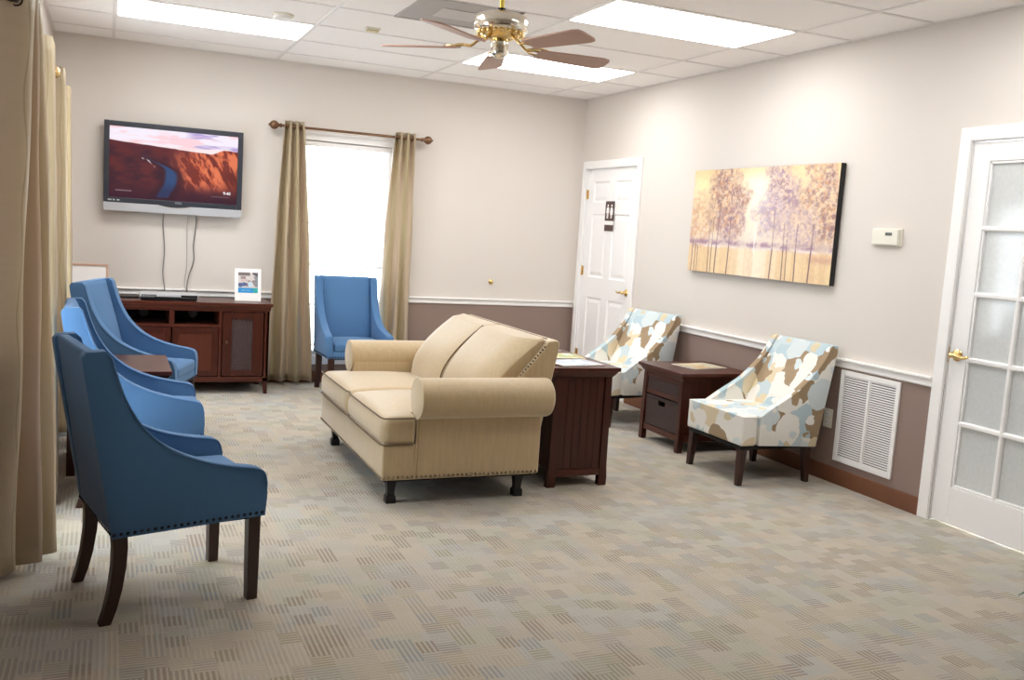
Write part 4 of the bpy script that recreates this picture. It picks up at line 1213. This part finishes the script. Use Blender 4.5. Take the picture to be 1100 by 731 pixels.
t = thing('picture_frame', 'light wood picture frame with blank white mat behind the far blue chair', 'picture frame', (-4.315, -.27, .7305), 0)
R = Matrix.Rotation(math.radians(-10), 4, 'X'); 
bm = bmesh.new(); w, h, f = .145, .245, .014
vs = []
for q in ((-w, -w+f, 0, h), (w-f, w, 0, h), (-w+f, w-f, 0, f), (-w+f, w-f, h-f, h)): vs += box(bm, q[0], q[1], -.012, .006, q[2], q[3])
for v in vs: v.co = R @ v.co + Vector((0, 0, .0015))
finish('frame', bm, M['frame_wood'], t, bevel=.002)
bm = bmesh.new(); vs = box(bm, -w+f, w-f, -.004, .003, f, h-f)
for v in vs: v.co = R @ v.co + Vector((0, 0, .0015))
finish('mat_board', bm, M['mat_white'], t)
bm = bmesh.new(); vs = box(bm, -.025, .025, 0, .003, .0, .16)
for v in vs:
    v.co = Matrix.Rotation(math.radians(22), 4, 'X') @ v.co + Vector((0, .095, 0)); v.co.z = max(v.co.z, 0)
finish('easel_back', bm, M['black'], t)

t = thing('remote_control', 'thin black remote control lying on the console left of the player', 'remote control', (-4.03, -.33, .7305), 96)
xbox('body', M['black'], t, -.02, .02, -.08, .08, 0, .014, bevel=.004)
bm = bmesh.new()
for i in range(6):
    for j in range(3): box(bm, -.012+j*.009, -.006+j*.009, -.06+i*.018, -.05+i*.018, .0138, .0155)
finish('buttons', bm, M['grey_disc'], t)

# ================================================================== TELEVISION
tvx0, tvx1, tvz0, tvz1 = -4.213, -3.168, 1.392, 2.087
t = thing('television', 'flat screen television with canyon picture mounted on the far wall', 'television', ((tvx0+tvx1)/2, 0, 0))
hw = (tvx1-tvx0)/2; zs = 1.458
bm = bmesh.new(); b = .040
for q in ((-hw, -hw+b, zs, tvz1), (hw-b, hw, zs, tvz1), (-hw+b, hw-b, tvz1-b, tvz1), (-hw+b, hw-b, zs, zs+.038)): box(bm, q[0], q[1], -.10, -.075, q[2], q[3])
finish('bezel', bm, M['tv_grey'], t, bevel=.004)
xbox('housing', M['black'], t, -hw+.02, hw-.02, -.0755, -.035, zs-.03, tvz1-.02, bevel=.008)
bm = bmesh.new()
pf = [(-hw, zs-.001), (hw, zs-.001), (hw, tvz0+.012), (hw-.012, tvz0), (-hw+.012, tvz0), (-hw, tvz0+.012)]
prism(bm, pf, -.104, -.07, 'y'); finish('speaker_bar', bm, M['tv_silver'], t, bevel=.004)
bm = bmesh.new(); pts = [(-.13+i*.26/12, zs+.001-.018*math.sin(PI*i/12)) for i in range(13)]
prism(bm, [(-.13, zs+.003), *pts[1:-1], (.13, zs+.003)], -.107, -.10, 'y'); finish('lower_lip', bm, M['tv_grey'], t)
bm = bmesh.new(); tube(bm, [(x, -.107, zz-.001) for x, zz in pts], .002, 6); finish('chrome_lip', bm, M['chrome'], t)
xbox('wall_mount', M['black'], t, -.22, .22, -.035, 0, 1.6, 1.9, bevel=.004)
sw, sh = 2*hw-2*b, tvz1-b-(zs+.038)
def ftv(u, v):
    hor = .80-.12*u + .09*sstep(.78, .9, u) + .012*vnoise(u, v*0, 14, 1, 3)
    n = vnoise(u, v, 7, 9, 31, 5, .6); n2 = vnoise(u*1.0+v*.25, v, 22, 5, 33, 5, .7)
    c = np.zeros(u.shape+(3,))+np.array((92, 40, 42), float)
    c = blend(c, sstep(.35, .75, n), (56, 28, 42))
    right = sstep(.38, .72, u+.1*(n-.5))*sstep(.05, .35, v)
    c = blend(c, right, (168, 72, 50)); c = blend(c, right*sstep(.45, .62, n2), (222, 120, 82)); c = blend(c, right*sstep(.55, .42, n2)*.7, (96, 36, 34))
    c = blend(c, sstep(.85, .97, u)*sstep(.55, .4, v)*.6, (90, 30, 26))
    c = blend(c, sstep(.3, .02, v)*.75, (52, 22, 40))
    band = sstep(hor-.12, hor-.02, v); c = blend(c, band*sstep(.75, .45, u)*.7, (96, 40, 44))
    # river bend
    cx = .43+.045*np.sin((v-.12)*7.5)-.16*sstep(.42, .66, v); wd = .062-.045*sstep(.35, .6, v)
    riv = sstep(wd, wd-.035, np.abs(u-cx+.02*(n2-.5)))*(v < .63)*(v > .04)
    c = blend(c, sstep(wd+.07, wd, np.abs(u-cx))*(v < .6)*.6, (50, 22, 34)); c = blend(c, riv*.85, (44, 80, 128)); c = blend(c, riv*sstep(.3, .1, v)*.6, (40, 36, 66))
    c = blend(c, sstep(.014, .004, np.abs(v-(.88-u*1.15+.012*np.sin(u*70))))*(u > .245)*(u < .345)*(.55+.45*np.sin(u*110)), (236, 228, 232))
    sky = sstep(hor-.004, hor+.006, v)
    s = np.zeros(u.shape+(3,))+np.array((240, 232, 244), float); n3 = vnoise(u, v, 4, 16, 41)
    s = blend(s, sstep(.5, .68, n3)*sstep(.3, .8, u), (168, 150, 208)); s = blend(s, sstep(.55, .7, vnoise(u, v, 5, 14, 43)), (246, 206, 214)); s = blend(s, sstep(.86, .70, v)*.5, (250, 218, 206))
    c = c*(1-sky[..., None])+s*sky[..., None]
    for (a, b_, y, h) in ((.05, .17, .105, .008), (.80, .94, .105, .006)):
        c = blend(c, ((u > a) & (u < b_) & (np.abs(v-y+.0*u) < h) & (np.sin(u*400) > -.6)).astype(float)*.6, (190, 180, 190))
    return c
picture('screen', ftv, 320, 190, sw, sh, M['screen'], t, Matrix.Translation((0, -.0765, (tvz1-b+zs+.038)/2)) @ FACE_NEAR)
text_mesh('clock_digits', '9:40', .034, M['led_text'], t, Matrix.Translation((.405, -.0775, zs+.038+.088)) @ FACE_NEAR)
text_mesh('brand_mark', 'VIZIO', .020, M['pale_print'], t, Matrix.Translation((0.03, -.1006, zs+.022)) @ FACE_NEAR)
bm = bmesh.new()
for a, b2 in ((-.49, -.462), (-.455, -.438), (-.425, -.405)): box(bm, a, b2, -.1008, -.10, zs+.014, zs+.024)
finish('input_badges', bm, M['pale_print'], t)

# cables down the wall
def cable(label, pts, r=.0035, mat=None):
    P = [Vector(p) for p in smooth_curve(pts, 6)]; o = P[-1].copy()
    bm = bmesh.new(); tube(bm, [p-o for p in P], r, 6)
    return tag(finish('cable', bm, mat or plain('grey_cable', (120, 118, 116), .6), None, loc=o), label, 'cable')
cable('grey cable hanging from the television to the player, left one', [(-3.765, -.03, 1.41), (-3.768, -.012, 1.3), (-3.752, -.010, 1.1), (-3.762, -.014, .92), (-3.748, -.03, .80), (-3.74, -.04, .735)], .0042)
cable('pale thin cable on the wall behind the television, middle one', [(-3.58, -.03, 1.41), (-3.583, -.010, 1.25), (-3.578, -.008, 1.0), (-3.59, -.012, .85), (-3.585, -.036, .79), (-3.58, -.042, .735)], .003, plain('pale_cable', (176, 172, 168), .6))
cable('black cable curving down the wall from the television, right one', [(-3.515, -.03, 1.41), (-3.515, -.014, 1.3), (-3.53, -.012, 1.15), (-3.525, -.014, 1.02), (-3.56, -.016, .90), (-3.575, -.036, .80), (-3.57, -.044, .735)], .0042, M['grey_disc'])

# ================================================================== PAINTING
py0, py1, pz0, pz1 = -3.556, -1.985, 1.218, 1.980
t = thing('wall_painting', 'wide canvas painting of slender trees over golden water on the right wall', 'painting', (0, (py0+py1)/2, (pz0+pz1)/2))
pw, ph = py1-py0, pz1-pz0
xbox('canvas_edge', plain('black_canvas_edge', (28, 26, 28), .6), t, -.042, -.002, -pw/2, pw/2, -ph/2, ph/2, bevel=.003)
def fpaint(u, v):
    n = vnoise(u, v, 9, 5, 51, 5, .6); fine = vnoise(u, v, 90, 50, 53, 2, .7)
    c = np.zeros(u.shape+(3,))+np.array((232, 206, 166), float)
    c = blend(c, sstep(.45, .7, n)*.4, (240, 222, 196))
    glow = np.exp(-(((u-.50)/.14)**2+((v-.72)/.6)**2)); c = blend(c, glow, (252, 243, 222))
    c = blend(c, np.exp(-(((u-.08)/.06)**2+((v-.84)/.12)**2))*.8, (252, 232, 178))
    c = blend(c, sstep(.60, .3, v)*.55, (228, 216, 214))
    c = blend(c, sstep(.86, 1, v)*.5, (232, 200, 140))
    water = sstep(.265, .245, v)
    c = blend(c, water, (234, 206, 164)); c = blend(c, water*np.exp(-((u-.5)/.16)**2)*.9, (248, 236, 214)); c = blend(c, water*sstep(.45, .7, vnoise(u, v*0, 40, 1, 61, 2))*.3, (218, 178, 132))
    def tree(x, y, rx, ry, cols, dens, seed, k=1.0):
        nonlocal c
        d = ((u-x)/rx)**2+((v-y)/ry)**2 + (vnoise(u, v, 11, 7, seed)-.5)*1.9
        m = sstep(1.25, .3, d)*k
        c = blend(c, m*.35, cols[2])
        for q, col, amt in ((0, cols[0], .62), (3, cols[1], .6), (6, cols[3], .6), (9, (244, 222, 192), .55)):
            sp = vnoise(u, v, 60-q, 32, seed+q+1, 3, .7); c = blend(c, m*sstep(.46-(dens if q == 0 else 0), .66, sp)*amt, col)
    P1, P2, P3 = (132, 102, 118), (206, 150, 112), (186, 160, 166)
    tree(.08, .50, .12, .26, (P3, P2, (220, 192, 160), (200, 160, 120)), 0, 71, .8)
    tree(.28, .72, .17, .33, ((128, 92, 92), (190, 130, 98), (186, 150, 140), P1), .05, 81)
    tree(.33, .50, .13, .2, (P1, P2, P3, (150, 124, 158)), 0, 91, .9)
    tree(.66, .74, .13, .34, (P1, (176, 140, 150), P3, (150, 126, 160)), .04, 101)
    tree(.60, .58, .12, .2, (P3, (204, 190, 206), (208, 194, 200), (170, 152, 186)), 0, 111, .8)
    tree(.91, .66, .16, .36, ((150, 116, 112), P2, (200, 168, 150), P1), .02, 121, .95)
    tree(.78, .46, .12, .22, (P3, (220, 196, 180), (214, 196, 190), (176, 152, 176)), 0, 131, .8)
    bank = np.exp(-((v-.295-.02*(vnoise(u, v*0, 12, 1, 141)-.5))/.026)**2); c = blend(c, bank*(.25+.6*sstep(.4, .6, vnoise(u, v, 30, 18, 143))), (156, 122, 148))
    c = blend(c, np.exp(-((v-.262)/.014)**2)*sstep(.4, .6, vnoise(u, v, 14, 20, 147))*.7, (240, 228, 228))
    c = blend(c, np.exp(-((v-.20)/.03)**2)*sstep(.85, 1, u+.1*n)*.5, (196, 140, 130))
    for x, h, w in ((.025, .3, .0022), (.05, .28, .0018), (.07, .26, .0016), (.165, .5, .0022), (.19, .55, .002), (.225, .62, .003), (.315, .55, .0026), (.625, .62, .0026), (.70, .5, .0022), (.725, .42, .0018), (.785, .5, .0026), (.875, .5, .003)):
        xx = x+.004*np.sin(v*5+x*20); m = sstep(w*2, w*.6, np.abs(u-xx))*(v < h)
        c = blend(c, m*np.where(v < .27, .85, .4), (104, 78, 88))
    c = blend(c, sstep(.006, .002, np.abs(u-.505))*(v > .22)*(v < .5)*.8, (254, 250, 240))
    return c*(.96+.07*fine[..., None])
picture('painted_canvas', fpaint, 420, 210, pw-.002, ph-.002, M['canvas'], t, Matrix.Translation((-.0428, 0, 0)) @ FACE_LEFT)

# ================================================================== SMALL WALL THINGS
t = thing('thermostat', 'cream wall thermostat with small display between the painting and glass door', 'thermostat', (0, -3.957, 1.537))
xbox('base', M['plastic_white'], t, -.012, .002, -.108, .108, -.05, .05, bevel=.003)
xbox('cover', M['plastic_white'], t, -.032, -.012, -.10, .10, -.045, .045, bevel=.005)
xbox('display', plain('lcd_grey', (92, 98, 92), .3), t, -.0335, -.0315, -.055, -.005, .008, .026)
t = thing('wall_outlet', 'white wall outlet beside the near floral chair and air return', 'outlet', (0, -3.625, .392))
xbox('cover_plate', M['plastic_white'], t, -.006, 0, -.038, .038, -.06, .06, bevel=.003)
for zz in (-.026, .026):
    bm = bmesh.new(); lathe(bm, [(0, -.005), (.016, -.005), (.015, -.009), (0, -.009)], 20, (0, 0, zz), 'x'); s = finish('socket', bm, M['white'], t)
    bm = bmesh.new()
    for yy in (-.006, .006): box(bm, -.0098, -.0088, yy-.001, yy+.001, zz-.002, zz+.007)
    finish('slots', bm, M['gun'], s)
t = thing('air_return_grille', 'white two-column louvred air return grille low on the right wall', 'vent', (0, -3.945, .43))
gw, gh = .237, .285
bm = bmesh.new()
for q in ((-gw, -gw+.03, -gh, gh), (gw-.03, gw, -gh, gh), (-gw+.03, gw-.03, -gh, -gh+.03), (-gw+.03, gw-.03, gh-.03, gh), (-.010, .010, -gh+.03, gh-.03)): box(bm, -.014, 0, *q)
finish('grille_frame', bm, M['white'], t, bevel=.003)
xbox('duct_backing', M['grey_disc'], t, -.002, -.0005, -gw+.02, gw-.02, -gh+.02, gh-.02)
bm = bmesh.new()
n = 36
for i in range(n):
    zc = -gh+.037+i*(2*gh-.07)/(n-1)
    for a, b in ((-gw+.03, -.010), (.010, gw-.03)):
        v = box(bm, -.009, .001, a, b, -.0007, .0007); R = Matrix.Rotation(math.radians(-38), 4, 'Y')
        for q in v: q.co = R @ q.co + Vector((-.004, 0, zc))
finish('louvres', bm, M['white'], t)
t = thing('wall_door_stop', 'small round brass door stop on the far wall above the chair rail', 'door stop', (-.875, 0, .945))
bm = bmesh.new(); lathe(bm, [(0, 0), (.024, 0), (.024, -.006), (.012, -.012), (0, -.012)], 20, axis='y'); finish('plate', bm, M['brass'], t)
bm = bmesh.new(); lathe(bm, [(0, -.012), (.009, -.012), (.015, -.022), (.014, -.034), (0, -.04)], 18, axis='y'); finish('bumper', bm, M['brass'], t)

# potted plant, one leaf reaching into view at the lower right edge
t = thing('potted_plant', 'green leafy potted plant mostly outside the lower right edge', 'plant', (-0.748, -6.144, 0))
bm = bmesh.new(); lathe(bm, [(0, 0), (.11, 0), (.12, .01), (.15, .24), (.16, .26), (.155, .28), (.14, .28), (.135, .25), (0, .25)], 32); finish('pot', bm, M['clay'], t)
bm = bmesh.new(); lathe(bm, [(0, .25), (.134, .25), (.134, .256), (0, .262)], 24); finish('soil', bm, M['soil'], t)
TIP = (-1.286, -6.008, 0.3)
for i in range(14):
    a = i*2.399; L = .26+.10*random.random(); rise = .35+.25*random.random()
    tip = Vector((math.cos(a)*L, math.sin(a)*L, .28+rise*.7))
    if i == 0: tip = Vector(TIP)-Vector(t.location)
    st = Vector((math.cos(a)*.03, math.sin(a)*.03, .255)); top = (st+tip)/2+Vector((0, 0, .16))
    P = smooth_curve([st, (st+top)/2+Vector((0, 0, .03)), top, tip], 5)
    bm = bmesh.new(); prev = None; n = len(P)
    for k, p in enumerate(P):
        d = (P[min(k+1, n-1)]-P[max(k-1, 0)]).normalized(); s = d.cross(Vector((0, 0, 1)))
        s = s.normalized() if s.length > .01 else Vector((1, 0, 0)); w = .024*math.sin(PI*min(1, k/(n-1)*.93+.07))+.0015
        row = [bm.verts.new(p-s*w+Vector((0, 0, w*.25))), bm.verts.new(p), bm.verts.new(p+s*w+Vector((0, 0, w*.25)))]
        if prev:
            for j in (0, 1): bm.faces.new((prev[j], prev[j+1], row[j+1], row[j]))
        prev = row
    lf = finish('leaf', bm, M['green_leaf'], t, sharp=80)
    md = lf.modifiers.new('thickness', 'SOLIDIFY'); md.thickness = .0012

# ================================================================== DAYLIGHT
w = bpy.data.worlds.new('sky'); scene.world = w; w.use_nodes = True
bg = w.node_tree.nodes['Background']; bg.inputs[0].default_value = (.86, .93, 1.0, 1); bg.inputs[1].default_value = 6
for (loc, rot, sx, sy) in (((-W-.08, (WL[0][0]+WL[0][1])/2, 1.14), (0, -PI/2, 0), 1.75, 1.0), ((-W-.08, (WL[1][0]+WL[1][1])/2, 1.15), (0, -PI/2, 0), 1.8, .88), (((WIN[0]+WIN[1])/2, .10, 1.17), (-PI/2, 0, 0), .84, 1.8)):
    ld = bpy.data.lights.new('window_daylight_portal', 'AREA'); ld.shape = 'RECTANGLE'; ld.size = sx; ld.size_y = sy; ld.cycles.is_portal = True
    lo = bpy.data.objects.new('window_daylight_portal', ld); COL.objects.link(lo); lo.location = loc; lo.rotation_euler = rot

scene.view_settings.view_transform = 'Standard'; scene.view_settings.look = 'None'
scene.view_settings.exposure = 0.58; scene.view_settings.gamma = 1; scene.view_settings.use_curve_mapping = False
scene.cycles.max_bounces = 10; scene.cycles.diffuse_bounces = 6; scene.cycles.glossy_bounces = 4; scene.cycles.transparent_max_bounces = 12
scene.cycles.use_denoising = True; scene.cycles.sample_clamp_indirect = 8; scene.cycles.caustics_reflective = False; scene.cycles.caustics_refractive = False
